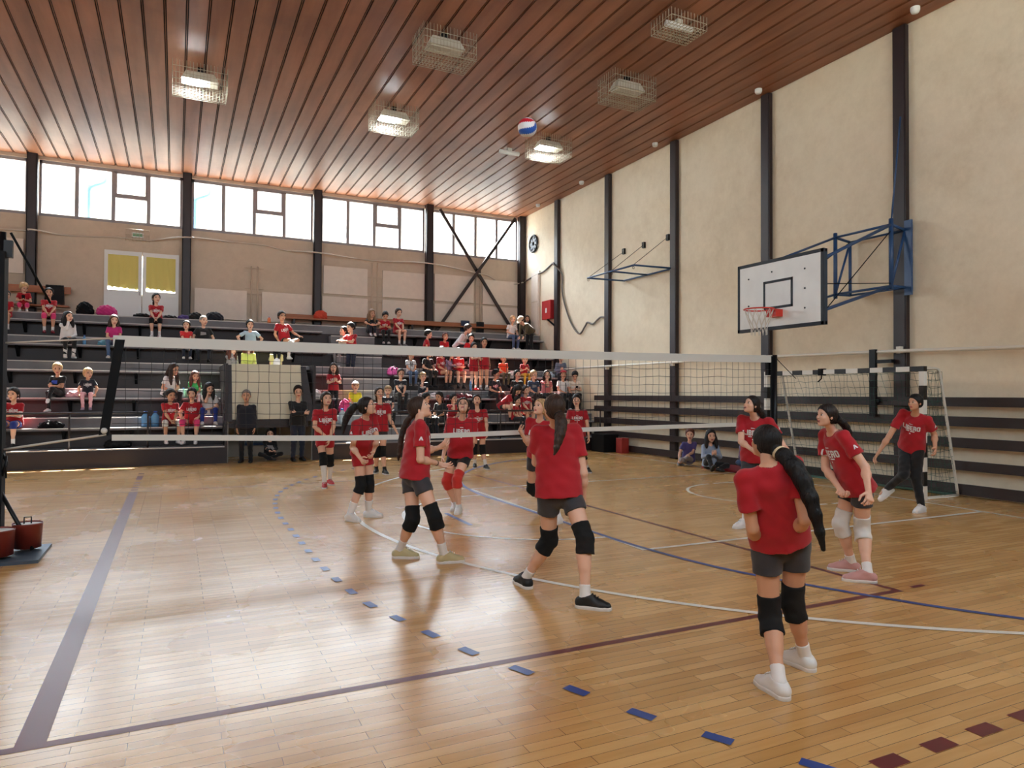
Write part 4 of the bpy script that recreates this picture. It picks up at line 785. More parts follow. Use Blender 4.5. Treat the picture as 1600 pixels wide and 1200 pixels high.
    def body(P):
        d = torso(P); d = smin(d, rc(P, nk - ax * 0.03 * h, HD - hu * 0.04 - hf * 0.012, 0.043 * k_, 0.040 * hk), 0.03); d = smin(d, head(P), 0.014)
        for s in 'LR':
            d = smin(d, arm(P, s), 0.014); d = smin(d, leg(P, s), 0.012)
        return d
    keys = [v for q, v in J.items() if q[:2] in ('hi', 'kn', 'an', 'sh', 'el', 'wr', 'pe', 'nk', 'hd') and q[:3] not in ('hdD', 'hdN') and hasattr(v, '__len__')]
    A = np.array(keys); lo, hi = A.min(0) - 0.14 * k_, A.max(0) + 0.16 * k_
    vs, qs = surface(body, lo, hi, res); sk = M_skin[look.get('skin', 0)]
    mats = [sk, M_lip, M_eye, M_iris, M_brow, M_mouth]
    ctr = vs[qs].mean(1); ql = ((ctr - HD) @ HA.T) / hk; mi = np.zeros(len(qs), int)
    mi[(np.abs(ql[:, 0]) < 0.021) & (ql[:, 2] < -0.048) & (ql[:, 2] > -0.074) & (ql[:, 1] > 0.075)] = 1
    if look.get('open'): mi[(np.abs(ql[:, 0]) < 0.014) & (ql[:, 2] < -0.054) & (ql[:, 2] > -0.068) & (ql[:, 1] > 0.078)] = 5
    parts = [(vs, qs, mi)]
    for s in (-1, 1):
        a, b, unit = sphere_quads(L2W((s * 0.031, 0.0735, 0.005)), HA, (0.0150 * hk, 0.0115 * hk, 0.0088 * hk), 12 if near else 8, 8 if near else 6)
        u = unit[b].mean(1); parts.append((a, b, np.where((u[:, 1] > 0.5) | (not near), 3, 2)))
        a, b, _ = sphere_quads(L2W((s * 0.032, 0.078, 0.0245)), HA, (0.019 * hk, 0.009 * hk, 0.0035 * hk), 8, 4); parts.append((a, b, np.full(len(b), 4)))
    hres = 0.0042 if near else 0.0065
    for s in 'LR':
        D = J.get('hdD' + s, nrm(J['wr' + s] - J['el' + s])); N = J.get('hdN' + s)
        if N is None: N = -cs if s == 'R' else cs
        if abs(nrm(N) @ nrm(D)) > 0.95: N = cf
        a, b = hand(J['wr' + s], D, N, s == 'R', h, hres, look.get('curl', 0.35)); parts.append((a, b, np.zeros(len(b), int)))
    off = 0; VV = []; QQ = []; MM = []
    for a, b, m in parts: VV.append(a); QQ.append(b + off); MM.append(m); off += len(a)
    me = np_mesh(name, np.concatenate(VV) - root, np.concatenate(QQ), mats, np.concatenate(MM)); o = link_mesh(name, me, None, tuple(root)); tag(o, label, 'person', group)
    def child(nm, v, q, m, par=None, lab=None):
        if len(v) == 0: return None
        c = link_mesh(nm, np_mesh(nm, v - root, q, [m] if not isinstance(m, list) else m), par or o)
        if lab: c['label'] = lab
        return c
    rs = res
    def wr(P, amp, s=1.0):
        return amp * (np.sin(P[:, 0] * 37 * s + P[:, 2] * 23 * s + 1.3) * np.sin(P[:, 1] * 31 * s - P[:, 2] * 29 * s) + 0.6 * np.sin(P[:, 2] * 61 * s + P[:, 0] * 17 * s + P[:, 1] * 43 * s))
    # ---- bottoms
    bt = look['bottom']; bk_, bm = bt
    wst = pel + ax * 0.30 * Lt
    frac = {'shorts': 0.42, 'longshorts': 0.75, 'pants': 2}[bk_]; fl_ = 0.016 if bk_ == 'shorts' else 0.008
    def bot(P):
        d = ecap(P, pel - ax * 0.015 * h, P1, hs, (0.110 * k_ + 0.012) * big, (0.086 * k_ + 0.010) * big, (0.088 * k_ + 0.010) * big, (0.068 * k_ + 0.010) * big)
        d = np.maximum(d, (P - wst) @ ax)
        for s in 'LR':
            hp, kn, an = J['hip' + s], J['kn' + s], J['an' + s]
            if frac < 1: e = hp + (kn - hp) * frac; t = rc(P, hp, e, 0.080 * k_ + 0.006, 0.078 * k_ - 0.024 * k_ * frac + fl_); t = np.maximum(t, (P - e) @ nrm(kn - hp))
            else:
                t = rc(P, hp, kn, 0.085 * k_, 0.064 * k_); e = an + UP * 0.005; t = smin(t, np.maximum(rc(P, kn, an, 0.061 * k_, 0.045 * k_), (P - e) @ nrm(an - kn)), 0.02)
            d = smin(d, t, 0.02)
        return d + wr(P, 0.0022 if bk_ == 'shorts' else 0.0035)
    a, b = surface(bot, lo, hi, rs); child('trousers' if bk_ == 'pants' else 'shorts', a, b, FAB[bm])
    # ---- shirt
    sh = look['shirt']; sl = sh.get('sleeve', 0.62); lz = sh.get('loose', 0.016)
    hem = pel - ax * sh.get('hem', 0.02) * h
    def shirt(P):
        d = torso(P, lz * .8, 0.004); wd = sh.get('wide', 1.0)
        d = smin(d, ecap(P, hem - ax * 0.06, P2, hs, 0.186 * k_ * big * wd, 0.140 * k_ * big, 0.152 * k_ * big * wd, 0.098 * k_ * big), 0.04)
        d = np.maximum(d, -((P - hem) @ ax)); d = np.maximum(d, (P - (nk + ax * 0.004)) @ nrm(ax + cf * -0.25))
        for s in 'LR':
            S0, E, Wp = J['sh' + s], J['el' + s], J['wr' + s]
            if sl <= 1: e = S0 + (E - S0) * sl; t = np.maximum(rc(P, S0, e, 0.050 * k_, 0.054 * k_ + 0.008), (P - e) @ nrm(E - S0))
            else: t = rc(P, S0, E, 0.053 * k_, 0.047 * k_); t = smin(t, np.maximum(rc(P, E, Wp, 0.046 * k_, 0.034 * k_), (P - Wp) @ nrm(Wp - E)), 0.02)
            d = smin(d, t, 0.025)
        d = d + wr(P, 0.0035 if near else 0.002)
        return np.maximum(d, -rc(P, nk - ax * 0.012 * h + cf * 0.012, HD, 0.052 * k_, 0.052 * k_))
    a, b = surface(shirt, lo, hi, rs * 0.9)
    shm = FAB[sh['c']]; so = child(sh.get('name', 'shirt'), a, b, shm)
    pr = sh.get('print')
    if pr and so is not None:
        bvh = BVHTree.FromPolygons([tuple(p) for p in a], [tuple(int(i) for i in q) for q in b])
        fwd = cf; rt = np.cross(ax, fwd) * 1.0; rt = nrm(np.cross(fwd, ax)) * -1.0
        rt = nrm(np.cross(ax, fwd))                                  # reading direction as seen from the front
        C = nk - ax * 0.108 * h; pm = M_print; words = []
        cell = 0.012 if near else 0.022
        if pr == 'libero':
            q2 = glyph_quads('LIBERO', 0.064 * k_); q2 = [[(x * 0.82, y) for x, y in q] for q in q2]
            q2 += [[(-0.055 * k_, -0.052 * k_), (-0.012 * k_, -0.052 * k_), (-0.012 * k_, -0.040 * k_), (-0.055 * k_, -0.040 * k_)], [(0.0, -0.052 * k_), (0.05 * k_, -0.052 * k_), (0.05 * k_, -0.040 * k_), (0.0, -0.040 * k_)],
                   [(-0.022 * k_, 0.050 * k_), (0.022 * k_, 0.052 * k_), (0.022 * k_, 0.058 * k_), (-0.022 * k_, 0.060 * k_)], [(-0.008, -0.085 * k_), (0.008, -0.085 * k_), (0.010, -0.07 * k_), (-0.010, -0.07 * k_)]]
        elif pr == 'love':
            pm = M_printk; q2 = [[(x, y + 0.036) for x, y in q] for q in glyph_quads('LO', 0.055)] + [[(x, y - 0.036) for x, y in q] for q in glyph_quads('VE', 0.055)]
        elif pr == 'blob': q2 = [[(-0.075, -0.05), (0.07, -0.03), (0.06, 0.03), (-0.07, 0.045)]]
        elif pr == 'art': q2 = [[(-0.10, -0.03), (0.02, -0.03), (0.03, 0.05), (-0.09, 0.05)]]; pm = M_printb
        elif pr == 'strap': q2 = [[(0.05, -0.2), (0.085, -0.2), (0.075, 0.10), (0.04, 0.10)]]; pm = M_black
        elif pr == 'band': q2 = [[(-0.10, -0.02), (0.10, -0.02), (0.10, 0.02), (-0.10, 0.02)]]
        if pr == 'blob': pm = FAB['grey']
        va, fa = project(q2, C, rt, ax, fwd, bvh, 0.004, cell)
        if len(va): child('shirt_print', va, fa, pm, so)
        if near and pr == 'libero' or look.get('mark'):
            for s in 'LR':
                S0, E = J['sh' + s], J['el' + s]; sd = nrm(E - S0); outw = (cs if s == 'R' else -cs); outw = nrm(outw - sd * (outw @ sd)); r2 = nrm(np.cross(-sd, outw))
                va, fa = project([[(-0.020, -0.018), (-0.006, -0.018), (0.004, 0.018), (-0.003, 0.018)], [(0.006, -0.018), (0.024, -0.018), (0.009, 0.018), (0.001, 0.018)], [(-0.009, -0.006), (0.010, -0.006), (0.008, 0.001), (-0.007, 0.001)]], S0 + (E - S0) * 0.40, r2, -sd, outw, bvh, 0.004, 0.012)
                if len(va): child('sleeve_mark', va, fa, M_print, so)
    # ---- knee pads, socks, shoes
    pads = look.get('pads')
    if pads:
        pm_, sides = pads
        for s in sides:
            hp, kn, an = J['hip' + s], J['kn' + s], J['an' + s]; e0 = kn + nrm(hp - kn) * 0.074 * h; e1 = kn + nrm(an - kn) * 0.066 * h
            cap = nrm(nrm(kn - hp) + nrm(kn - an)); cap = J['fd' + s] if np.linalg.norm(nrm(kn - hp) + nrm(kn - an)) < .15 else cap
            def pad(P):
                d = smin(np.maximum(rc(P, e0, kn, 0.069 * k_, 0.063 * k_), (P - e0) @ nrm(hp - kn)), np.maximum(rc(P, kn, e1, 0.064 * k_, 0.069 * k_), (P - e1) @ nrm(an - kn)), 0.02)
                return smin(d, rc(P, kn + cap * 0.014, kn + cap * 0.015, 0.052 * k_, 0.052 * k_), 0.02) + wr(P, 0.002, 1.5)
            q = np.array([e0, kn, e1]); a, b = surface(pad, q.min(0) - 0.09, q.max(0) + 0.09, rs); child('knee_pad', a, b, pm_)
    sfr = look.get('sock', 0.22)
    for s in 'LR':
        kn, an, fd = J['kn' + s], J['an' + s], nrm(J['fd' + s]); upf = nrm(UP - fd * (UP @ fd)); sd = np.cross(fd, upf)
        if sfr and bk_ != 'pants':
            e = an + (kn - an) * sfr
            def sock(P): return np.maximum(smin(rc(P, e, an, 0.040 * k_ + 0.014 * k_ * (sfr > .4), 0.037 * k_), rc(P, an, an + fd * 0.04 - upf * 0.01, 0.034 * k_, 0.032 * k_), 0.02), (P - e) @ nrm(kn - an))
            q = np.array([e, an]); a, b = surface(sock, q.min(0) - 0.06, q.max(0) + 0.06, rs * 0.8); child('sock', a, b, look.get('sockm', M_sock))
        heel = an - fd * 0.018 * h - upf * 0.020 * h; ball = an + fd * 0.066 * h - upf * 0.027 * h; toe = an + fd * 0.097 * h - upf * 0.031 * h; base = an - upf * 0.048 * h
        boots = look.get('boots')
        def shoe(P):
            d = smin(rc(P, heel, ball, 0.039 * k_, 0.039 * k_), rc(P, ball, toe, 0.039 * k_, 0.033 * k_), 0.02); d = smin(d, rc(P, an + upf * .006, heel, 0.042 * k_, 0.039 * k_), 0.02); d = smin(d, rc(P, an + fd * 0.022 * h + upf * .002 * h, ball, 0.036 * k_, 0.033 * k_), 0.02)
            if boots: d = smin(d, rc(P, an, an + (kn - an) * 0.45, 0.045 * k_, 0.055 * k_), 0.02); return np.maximum(d, -((P - base) @ upf) + 0.010)
            d = np.maximum(d, (P - an) @ nrm(upf - fd * 0.25) - 0.016); return np.maximum(d, -((P - base) @ upf) + 0.012)
        def sole(P):
            h_ = (P - base) @ upf; Q = P - np.outer(h_, upf) + upf * 0.021 * h
            d = smin(rc(Q, heel, ball, 0.044 * k_, 0.044 * k_), rc(Q, ball, toe, 0.044 * k_, 0.038 * k_), 0.02)
            return np.maximum(np.maximum(d, h_ - 0.030 * k_), -h_ + 0.001)
        q = np.array([heel, toe, an, an + (kn - an) * (0.5 if boots else 0.05)]); sres = 0.007 if near else 0.010
        a, b = surface(shoe, q.min(0) - 0.06, q.max(0) + 0.06, sres); so_ = child('boot' if boots else 'shoe', a, b, SHOE[look['shoe']])
        if near:
            a, b = surface(sole, q.min(0) - 0.06, q.max(0) + 0.06, sres); child('sole', a, b, look.get('solem', M_sole), so_)
            for i in range(3):
                c0 = an + fd * (0.034 + 0.012 * i) * h + upf * (0.0185 - 0.0062 * i) * h
                w = MB(tuple(root)); w.tube([c0 - sd * 0.018, c0 + upf * 0.006, c0 + sd * 0.018], 0.004, 5); w.build('lace', M_sockk if look['shoe'] == 'black' else M_sole, so_, (0, 0, 0)) if near and i < 3 else None
    # ---- hair
    hc, st = look['hair']; hm = HAIR[hc]; bald = look.get('thin', 0)
    chains = []; loc = lambda *p: L2W(p)
    def droop(p0, d0, n, seg, r, grav=0.5, sway=V(0, 0, 0), stiff=0):
        pts = [p0]; d = nrm(d0)
        for i in range(n): d = nrm(d + V(0, 0, -grav) + sway); pts.append(pts[-1] + d * seg)
        return pts, r
    hl = look.get('hlen', 1.0)
    if st in ('pony', 'lowpony'):
        z = 0.055 if st == 'pony' else -0.02
        p, r = droop(loc(0, -0.088, z), -hf * 0.8 + hu * 0.25, 7, 0.055 * hl, [0.020, 0.032, 0.036, 0.034, 0.030, 0.024, 0.017, 0.008], 0.42, look.get('sway', V(0, 0, 0))); chains.append((p, [x * look.get('hthick', 1) for x in r]))
    elif st == 'braid':
        p, r = droop(loc(0, -0.09, -0.03), -hf * 0.9, 10, 0.042 * hl, [0.03, 0.026, 0.03, 0.025, 0.028, 0.023, 0.026, 0.021, 0.022, 0.016, 0.008], 0.45, look.get('sway', V(0, 0, 0)))
        chains.append((p, r)); sw = nrm(np.cross(UP, hf))
        chains.append(([q + sw * 0.010 * (-1) ** i for i, q in enumerate(p)], [x * 0.85 for x in r]))
    elif st == 'bun': chains.append(([loc(0, -0.085, 0.06), loc(0, -0.10, 0.065)], [0.030, 0.034]))
    elif st in ('long', 'longback', 'shoulder'):
        m = {'long': 5, 'longback': 6, 'shoulder': 3}[st]
        for s in (-1, 1):
            if st != 'longback':
                p, r = droop(loc(s * 0.066, -0.005, 0.01), -hu + hr * s * 0.22 + hf * (0.10 if st == 'long' else -0.1), m, 0.062 * hl, [0.030, 0.036, 0.038, 0.036, 0.030, 0.02][:m + 1], 0.25, cf * 0.10 if st == 'long' else V(0, 0, 0)); chains.append((p, r))
            p, r = droop(loc(s * 0.045, -0.06, 0.0), -hu - hf * 0.35, m, 0.062 * hl, [0.040, 0.044, 0.042, 0.038, 0.03, 0.024, 0.016][:m + 1], 0.25, -cf * 0.06); chains.append((p, r))
    def hair(P):
        q = ((P - HD) @ HA.T) / hk; I3 = np.eye(3); th = 0.003 if bald else 0.014
        d = ell(q, V(0, -0.012, 0.030), I3, (0.074 + th, 0.094 + th, 0.087 + th)); d = smin(d, ell(q, V(0, -0.045, -0.02), I3, (0.062 + th * .5, 0.055 + th, 0.06)), 0.03)
        line = 0.80 * q[:, 1] - 0.60 * q[:, 2] - look.get('hairline', 0.020)
        d = np.maximum(d, line); d = np.maximum(d, -q[:, 2] - (0.075 if st != 'short' else 0.055))
        d = d + 0.0012 * np.sin(np.arctan2(q[:, 0], q[:, 1] + .1) * 46 + q[:, 2] * 60)
        d = d * hk
        for p, r in chains:
            for i in range(len(p) - 1): d = smin(d, rc(P, p[i], p[i + 1], r[i] * hk, r[i + 1] * hk), 0.016)
            if st != 'braid': d = d + 0.0
        if chains and st != 'braid': d = d + 0.0022 * np.sin(P[:, 0] * 240 + P[:, 1] * 180) * (((P - HD) @ hu) < -0.02)
        return d
    pts = [HD + hu * 0.15, HD - hu * 0.11, HD + hf * 0.13, HD - hf * 0.13, HD + hr * 0.11, HD - hr * 0.11] + [x for p, r in chains for x in p]; q = np.array(pts)
    if st not in ('none',):
        a, b = surface(hair, q.min(0) - 0.05, q.max(0) + 0.05, rs * 0.8); ho = child('hair', a, b, hm)
        if st in ('pony', 'lowpony') and near:
            p = chains[0][0]; w = MB(tuple(root)); d = nrm(p[2] - p[0]); x = nrm(np.cross(d, UP)); y = np.cross(x, d); cc = p[1] * 0.55 + p[0] * .45
            w.tube([cc + (x * math.cos(t) + y * math.sin(t)) * 0.034 for t in np.linspace(0, 6.283, 14, endpoint=False)], 0.010, 8, closed=True); w.build('hair_tie', look.get('tie', M_black), ho, (0, 0, 0))
    cap = look.get('cap')
    if cap:
        def hat(P):
            q = ((P - HD) @ HA.T) / hk; d = np.maximum(ell(q, V(0, -0.010, 0.032), np.eye(3), (0.090, 0.110, 0.100)), -(q[:, 2] - 0.045 - 0.15 * q[:, 1]))
            v = np.maximum(np.abs(q[:, 2] - 0.058 - 0.0 * q[:, 1]) - 0.006, ell(q * V(1, 1, 0), V(0, 0.10, 0), np.eye(3), (0.07, 0.075, 1.0))); return np.minimum(d, v) * hk
        a, b = surface(hat, (HD - 0.2), (HD + 0.22), rs * 0.7); child('cap', a, b, FAB[cap])
    if look.get('band'):
        w = MB(tuple(root)); w.tube([L2W((0.083 * math.cos(t), -0.012 + 0.105 * math.sin(t), 0.062 + 0.012 * math.sin(t))) for t in np.linspace(0, 6.283, 24, endpoint=False)], 0.009, 6, closed=True); w.build('headband', FAB[look['band']], o, (0, 0, 0))
    if look.get('extra'): look['extra'](J, o, child, root, dict(cf=cf, cs=cs, ax=ax, k=k_, res=rs))
    return o
# joint positions in metres, one row per player: height, then points x y z
POSE_ROWS = [
 ('p8', 1.709, -2.726, 1.053, 0.833, -2.564, 0.989, 0.833, -2.646, 1.179, 0.423, -2.547, 0.789, 0.498, -2.753, 1.381, 0.078, -2.602, 0.697, 0.078, -2.807, 1.088, 1.317, -2.503, 1.011, 1.328, -2.748, 1.216, 1.059, -2.469, 0.946, 0.986, -2.548, 1.317, 0.935, -2.419, 1.025, 0.748, -0.011, 1, 0, 0.715, -0.699, 0, -2.645, 1.021, 0.833, -2.656, 1.053, 1.377, -2.743, 0.941, 1.503, -0.011, 0.94, 0.342, 0.004, -0.342, 0.94),
 ('p4', 1.688, -3.323, 2.749, 0.826, -3.303, 2.578, 0.826, -3.338, 2.633, 0.409, -3.194, 2.416, 0.452, -3.409, 2.83, 0.077, -3.082, 2.452, 0.077, -3.235, 2.829, 1.307, -3.311, 2.508, 1.316, -3.112, 2.873, 1.047, -3.316, 2.478, 0.992, -2.937, 3.056, 1.048, -3.1, 2.598, 0.937, 0.879, -0.477, 0, 0.989, -0.148, 0, -3.313, 2.664, 0.826, -3.268, 2.669, 1.365, -3.213, 2.82, 1.468, 0.831, -0.361, 0.423, -0.388, 0.168, 0.906),
 ('p2', 1.604, -3.168, 5.152, 0.863, -3.3, 5.055, 0.863, -3.133, 5.109, 0.445, -3.265, 5.012, 0.447, -3.116, 5.196, 0.073, -3.405, 5.024, 0.073, -3.12, 4.993, 1.316, -3.38, 4.836, 1.234, -3.076, 4.961, 1.015, -3.418, 4.823, 0.945, -3.169, 4.789, 0.876, -3.371, 4.619, 0.825, 0.879, -0.477, 0, 0.523, -0.853, 0, -3.234, 5.103, 0.863, -3.252, 4.893, 1.322, -3.252, 4.767, 1.453, 0.826, -0.448, 0.342, -0.301, 0.163, 0.94),
 ('p1', 1.604, -2.978, 8.522, 0.851, -3.141, 8.525, 0.851, -2.945, 8.59, 0.442, -3.106, 8.381, 0.477, -2.929, 8.709, 0.073, -3.092, 8.319, 0.073, -2.916, 8.426, 1.299, -3.23, 8.433, 1.291, -2.944, 8.345, 1.037, -3.262, 8.317, 1.043, -3.023, 8.269, 0.822, -3.111, 8.205, 0.893, 0.157, -0.988, 0, -0.19, -0.982, 0, -3.06, 8.524, 0.851, -3.074, 8.419, 1.345, -3.068, 8.345, 1.512, 0.154, -0.973, 0.174, -0.027, 0.171, 0.985),
 ('p3', 1.625, -1.602, 10.006, 0.887, -1.767, 10.021, 0.887, -1.632, 9.956, 0.442, -1.746, 10.019, 0.441, -1.615, 9.863, 0.074, -1.708, 10.152, 0.074, -1.519, 9.99, 1.368, -1.833, 10.046, 1.372, -1.504, 9.911, 1.1, -1.876, 9.993, 1.101, -1.384, 9.863, 0.868, -1.884, 9.904, 0.875, 0.085, -0.996, 0, -0.425, -0.905, -0, -1.684, 10.014, 0.887, -1.675, 10.018, 1.422, -1.689, 10.022, 1.616, -0.002, -0.978, 0.208, 0.001, 0.208, 0.978),
 ('p5', 1.646, -1.783, 5.108, 0.783, -1.926, 5.195, 0.783, -1.971, 4.977, 0.461, -2.032, 5.207, 0.412, -1.918, 5.033, 0.075, -1.87, 5.3, 0.075, -1.714, 5.018, 1.236, -2.015, 5.134, 1.249, -1.703, 5.066, 0.958, -2.063, 5.131, 0.954, -1.687, 5.242, 0.785, -2.16, 5.016, 0.757, -0.52, -0.854, -0, -0.52, -0.854, -0, -1.855, 5.151, 0.783, -1.865, 5.068, 1.295, -1.89, 4.961, 1.446, -0.384, -0.776, 0.5, 0.222, 0.448, 0.866),
 ('p6', 1.604, 0.61, 10.087, 0.816, 0.46, 10.152, 0.816, 0.603, 10.055, 0.405, 0.442, 10.136, 0.418, 0.63, 9.937, 0.073, 0.516, 10.27, 0.073, 0.589, 9.908, 1.243, 0.303, 10.037, 1.228, 0.56, 9.757, 1.014, 0.248, 9.892, 0.999, 0.528, 9.647, 0.802, 0.232, 9.814, 0.773, -0.057, -0.998, 0, -0.395, -0.919, 0, 0.535, 10.12, 0.816, 0.436, 9.956, 1.283, 0.423, 9.963, 1.475, -0.302, -0.917, 0.259, 0.081, 0.246, 0.966),
 ('p7', 1.583, -0.997, 4.299, 0.816, -1.091, 4.43, 0.816, -1.019, 4.059, 0.385, -1.027, 4.617, 0.324, -1.075, 3.776, 0.072, -0.677, 4.764, 0.072, -1.005, 4.114, 1.216, -1.195, 4.354, 1.265, -1.097, 3.959, 1.012, -1.22, 4.343, 0.966, -1.193, 3.817, 0.847, -1.374, 4.244, 1.117, -0.86, -0.511, -0, -0.758, -0.653, -0, -1.044, 4.364, 0.816, -1.107, 4.219, 1.288, -1.153, 4.134, 1.441, -0.889, -0.337, 0.309, 0.289, 0.109, 0.951),
 ('p9', 1.625, 2.2, 8.583, 0.775, 2.058, 8.669, 0.775, 2.145, 8.423, 0.374, 1.957, 8.491, 0.374, 2.323, 8.532, 0.074, 2.053, 8.649, 0.074, 2.269, 8.552, 1.251, 1.997, 8.719, 1.25, 2.273, 8.458, 0.988, 1.904, 8.638, 0.999, 2.263, 8.391, 0.754, 1.871, 8.579, 0.765, -0.199, -0.98, 0, -0.662, -0.749, -0, 2.129, 8.626, 0.775, 2.133, 8.636, 1.302, 2.122, 8.645, 1.489, -0.566, -0.824, 0, 0, 0, 1),
 ('p10', 1.688, 1.081, 2.524, 0.848, 0.995, 2.674, 0.848, 1.088, 2.452, 0.43, 0.881, 2.556, 0.444, 1.243, 2.539, 0.077, 0.876, 2.615, 0.077, 1.031, 2.375, 1.301, 0.864, 2.659, 1.319, 1.116, 2.258, 1.032, 0.783, 2.582, 1.051, 1.135, 2.105, 0.832, 0.718, 2.349, 0.977, -0.823, -0.568, -0, -0.997, -0.081, -0, 1.038, 2.599, 0.848, 0.938, 2.508, 1.362, 0.815, 2.447, 1.496, -0.947, 0.089, 0.309, 0.308, -0.029, 0.951),
 ('p11', 1.646, -2.374, -0.868, 0.781, -2.226, -0.947, 0.781, -2.337, -0.863, 0.355, -2.166, -0.868, 0.415, -2.473, -1.059, 0.075, -2.042, -0.849, 0.075, -2.606, -0.939, 1.158, -2.37, -1.07, 1.233, -2.548, -0.943, 0.881, -2.371, -1.14, 0.949, -2.382, -0.811, 0.756, -2.272, -0.956, 0.818, 0.136, 0.991, 0, -0.038, 0.999, 0, -2.3, -0.907, 0.781, -2.509, -1.016, 1.243, -2.409, -0.9, 1.343, 0.133, 0.969, 0.208, -0.028, -0.206, 0.978),
 ('p12', 1.751, 0.05, 0.371, 0.812, 0.132, 0.53, 0.812, 0.158, 0.455, 0.42, 0.045, 0.591, 0.452, 0.001, 0.28, 0.08, 0.201, 0.595, 0.08, -0.167, 0.384, 1.261, -0.043, 0.682, 1.26, -0.084, 0.237, 1.002, -0.062, 0.658, 0.949, -0.219, 0.105, 0.818, -0.126, 0.458, 0.791, -0.739, 0.674, -0, -0.677, 0.736, -0, 0.091, 0.45, 0.812, -0.127, 0.542, 1.311, -0.268, 0.479, 1.434, -0.965, 0.247, 0.087, 0.084, -0.022, 0.996),
 ('p13', 1.73, 3.995, 2.51, 0.904, 3.999, 2.686, 0.904, 3.929, 2.494, 0.476, 3.784, 2.574, 0.51, 3.969, 2.44, 0.079, 3.843, 2.871, 0.279, 3.875, 2.281, 1.292, 3.791, 2.583, 1.377, 4.073, 2.32, 1.073, 3.674, 2.716, 1.042, 3.908, 2.206, 0.909, 3.579, 2.816, 0.802, -0.988, -0.153, -0, -0.687, 0.338, -0.643, 3.997, 2.598, 0.904, 3.814, 2.413, 1.383, 3.7, 2.345, 1.525, -0.994, 0.108, 0, 0, 0, 1),
]
PLAYERS = {}
for row in POSE_ROWS:
    d = {'h': row[1]}; pts = [V(*row[i:i + 3]) for i in range(2, len(row), 3)]; i = 0
    for k in ('hip', 'kn', 'an', 'sh', 'el', 'wr', 'fd'):
        for q in 'LR': d[k + q] = pts[i]; i += 1
    for k in ('pel', 'nk', 'hd', 'hf', 'hu'): d[k] = pts[i]; i += 1
    PLAYERS[row[0]] = d
# ---------------------------------------------------------------- players on the court
def sh_(c='red', pr='libero', **k): return dict(c=c, print=pr, **k)
def bracelet(J, o, child, root, c):
    w = MB(tuple(root)); W = J['wrR']; D = nrm(J['wrR'] - J['elR']); x = nrm(np.cross(D, UP)); y = np.cross(D, x)
    w.tube([W - D * 0.02 + (x * math.cos(t) + y * math.sin(t)) * 0.0225 for t in np.linspace(0, 6.283, 14, endpoint=False)], 0.006, 6, closed=True); w.build('wristband', M_black, o, (0, 0, 0))
S_ = dict(pads=(M_pad, 'LR'), bottom=('shorts', 'darkgrey'), shoe='white')
def hx(n, hand, D, N=None):
    PLAYERS[n]['hdD' + hand] = V(*D)
    if N: PLAYERS[n]['hdN' + hand] = V(*N)
GRP = 'players in red shirts on the court'
LOOKS = {
 'p8': dict(S_, shirt=sh_(pr=None), shoe='black', hair=('brown', 'lowpony'), hthick=1.35, hlen=0.95, sway=V(-0.16, 0.05, 0), skin=0, sock=0.22, tie=M_black),
 'p4': dict(S_, shirt=sh_(), shoe='yellow', hair=('brown', 'braid'), hlen=1.15, skin=0, sock=0.34, open=1, extra=bracelet, curl=0.3, sway=V(-0.03, 0, 0)),
 'p2': dict(S_, shirt=sh_(hem=0.01), bottom=('shorts', 'red'), hair=('dark', 'pony'), hthick=1.35, hlen=1.15, skin=0, sock=0.42, curl=0.7),
 'p1': dict(S_, shirt=sh_(hem=0.03), bottom=('shorts', 'red'), shoe='red', hair=('brown', 'lowpony'), hlen=0.5, skin=0, sock=0.80),
 'p3': dict(S_, shirt=sh_(), bottom=('shorts', 'darkgrey'), shoe='black', hair=('brown', 'lowpony'), hlen=0.5, skin=0, sock=0.2, sockm=M_sockk),
 'p5': dict(S_, shirt=sh_(), bottom=('shorts', 'black'), pads=(FAB['redpad'], 'LR'), hair=('brown', 'lowpony'), hlen=0.5, skin=0, sock=0.12),
 'p6': dict(S_, shirt=sh_(), bottom=('shorts', 'red'), shoe='black', hair=('dark', 'lowpony'), hlen=0.5, skin=0, sock=0.4, open=1),
 'p7': dict(S_, shirt=sh_(), hair=('blond', 'lowpony'), hlen=0.5, skin=0, sock=0.3),
 'p9': dict(S_, shirt=sh_(), shoe='black', hair=('dark', 'short'), skin=0, sock=0.3),
 'p10': dict(S_, shirt=sh_(), hair=('dark', 'lowpony'), hlen=0.75, skin=0, sock=0.3, open=1, curl=0.6),
 'p11': dict(S_, shirt=sh_(pr=None, hem=-0.005, wide=1.02), shoe='white', hair=('black', 'lowpony'), hlen=1.62, hthick=1.55, sway=V(0.05, 0.0, 0), skin=1, sock=0.24, tie=M_tie),
 'p12': dict(S_, shirt=sh_(hem=0.03), pads=(M_padw, 'LR'), shoe='pink', hair=('dark', 'lowpony'), hlen=0.9, skin=0, sock=0.22, open=1, curl=0.8),
 'p13': dict(S_, shirt=sh_(), bottom=('pants', 'black'), pads=None, hair=('black', 'bun'), skin=1, sock=0),
}
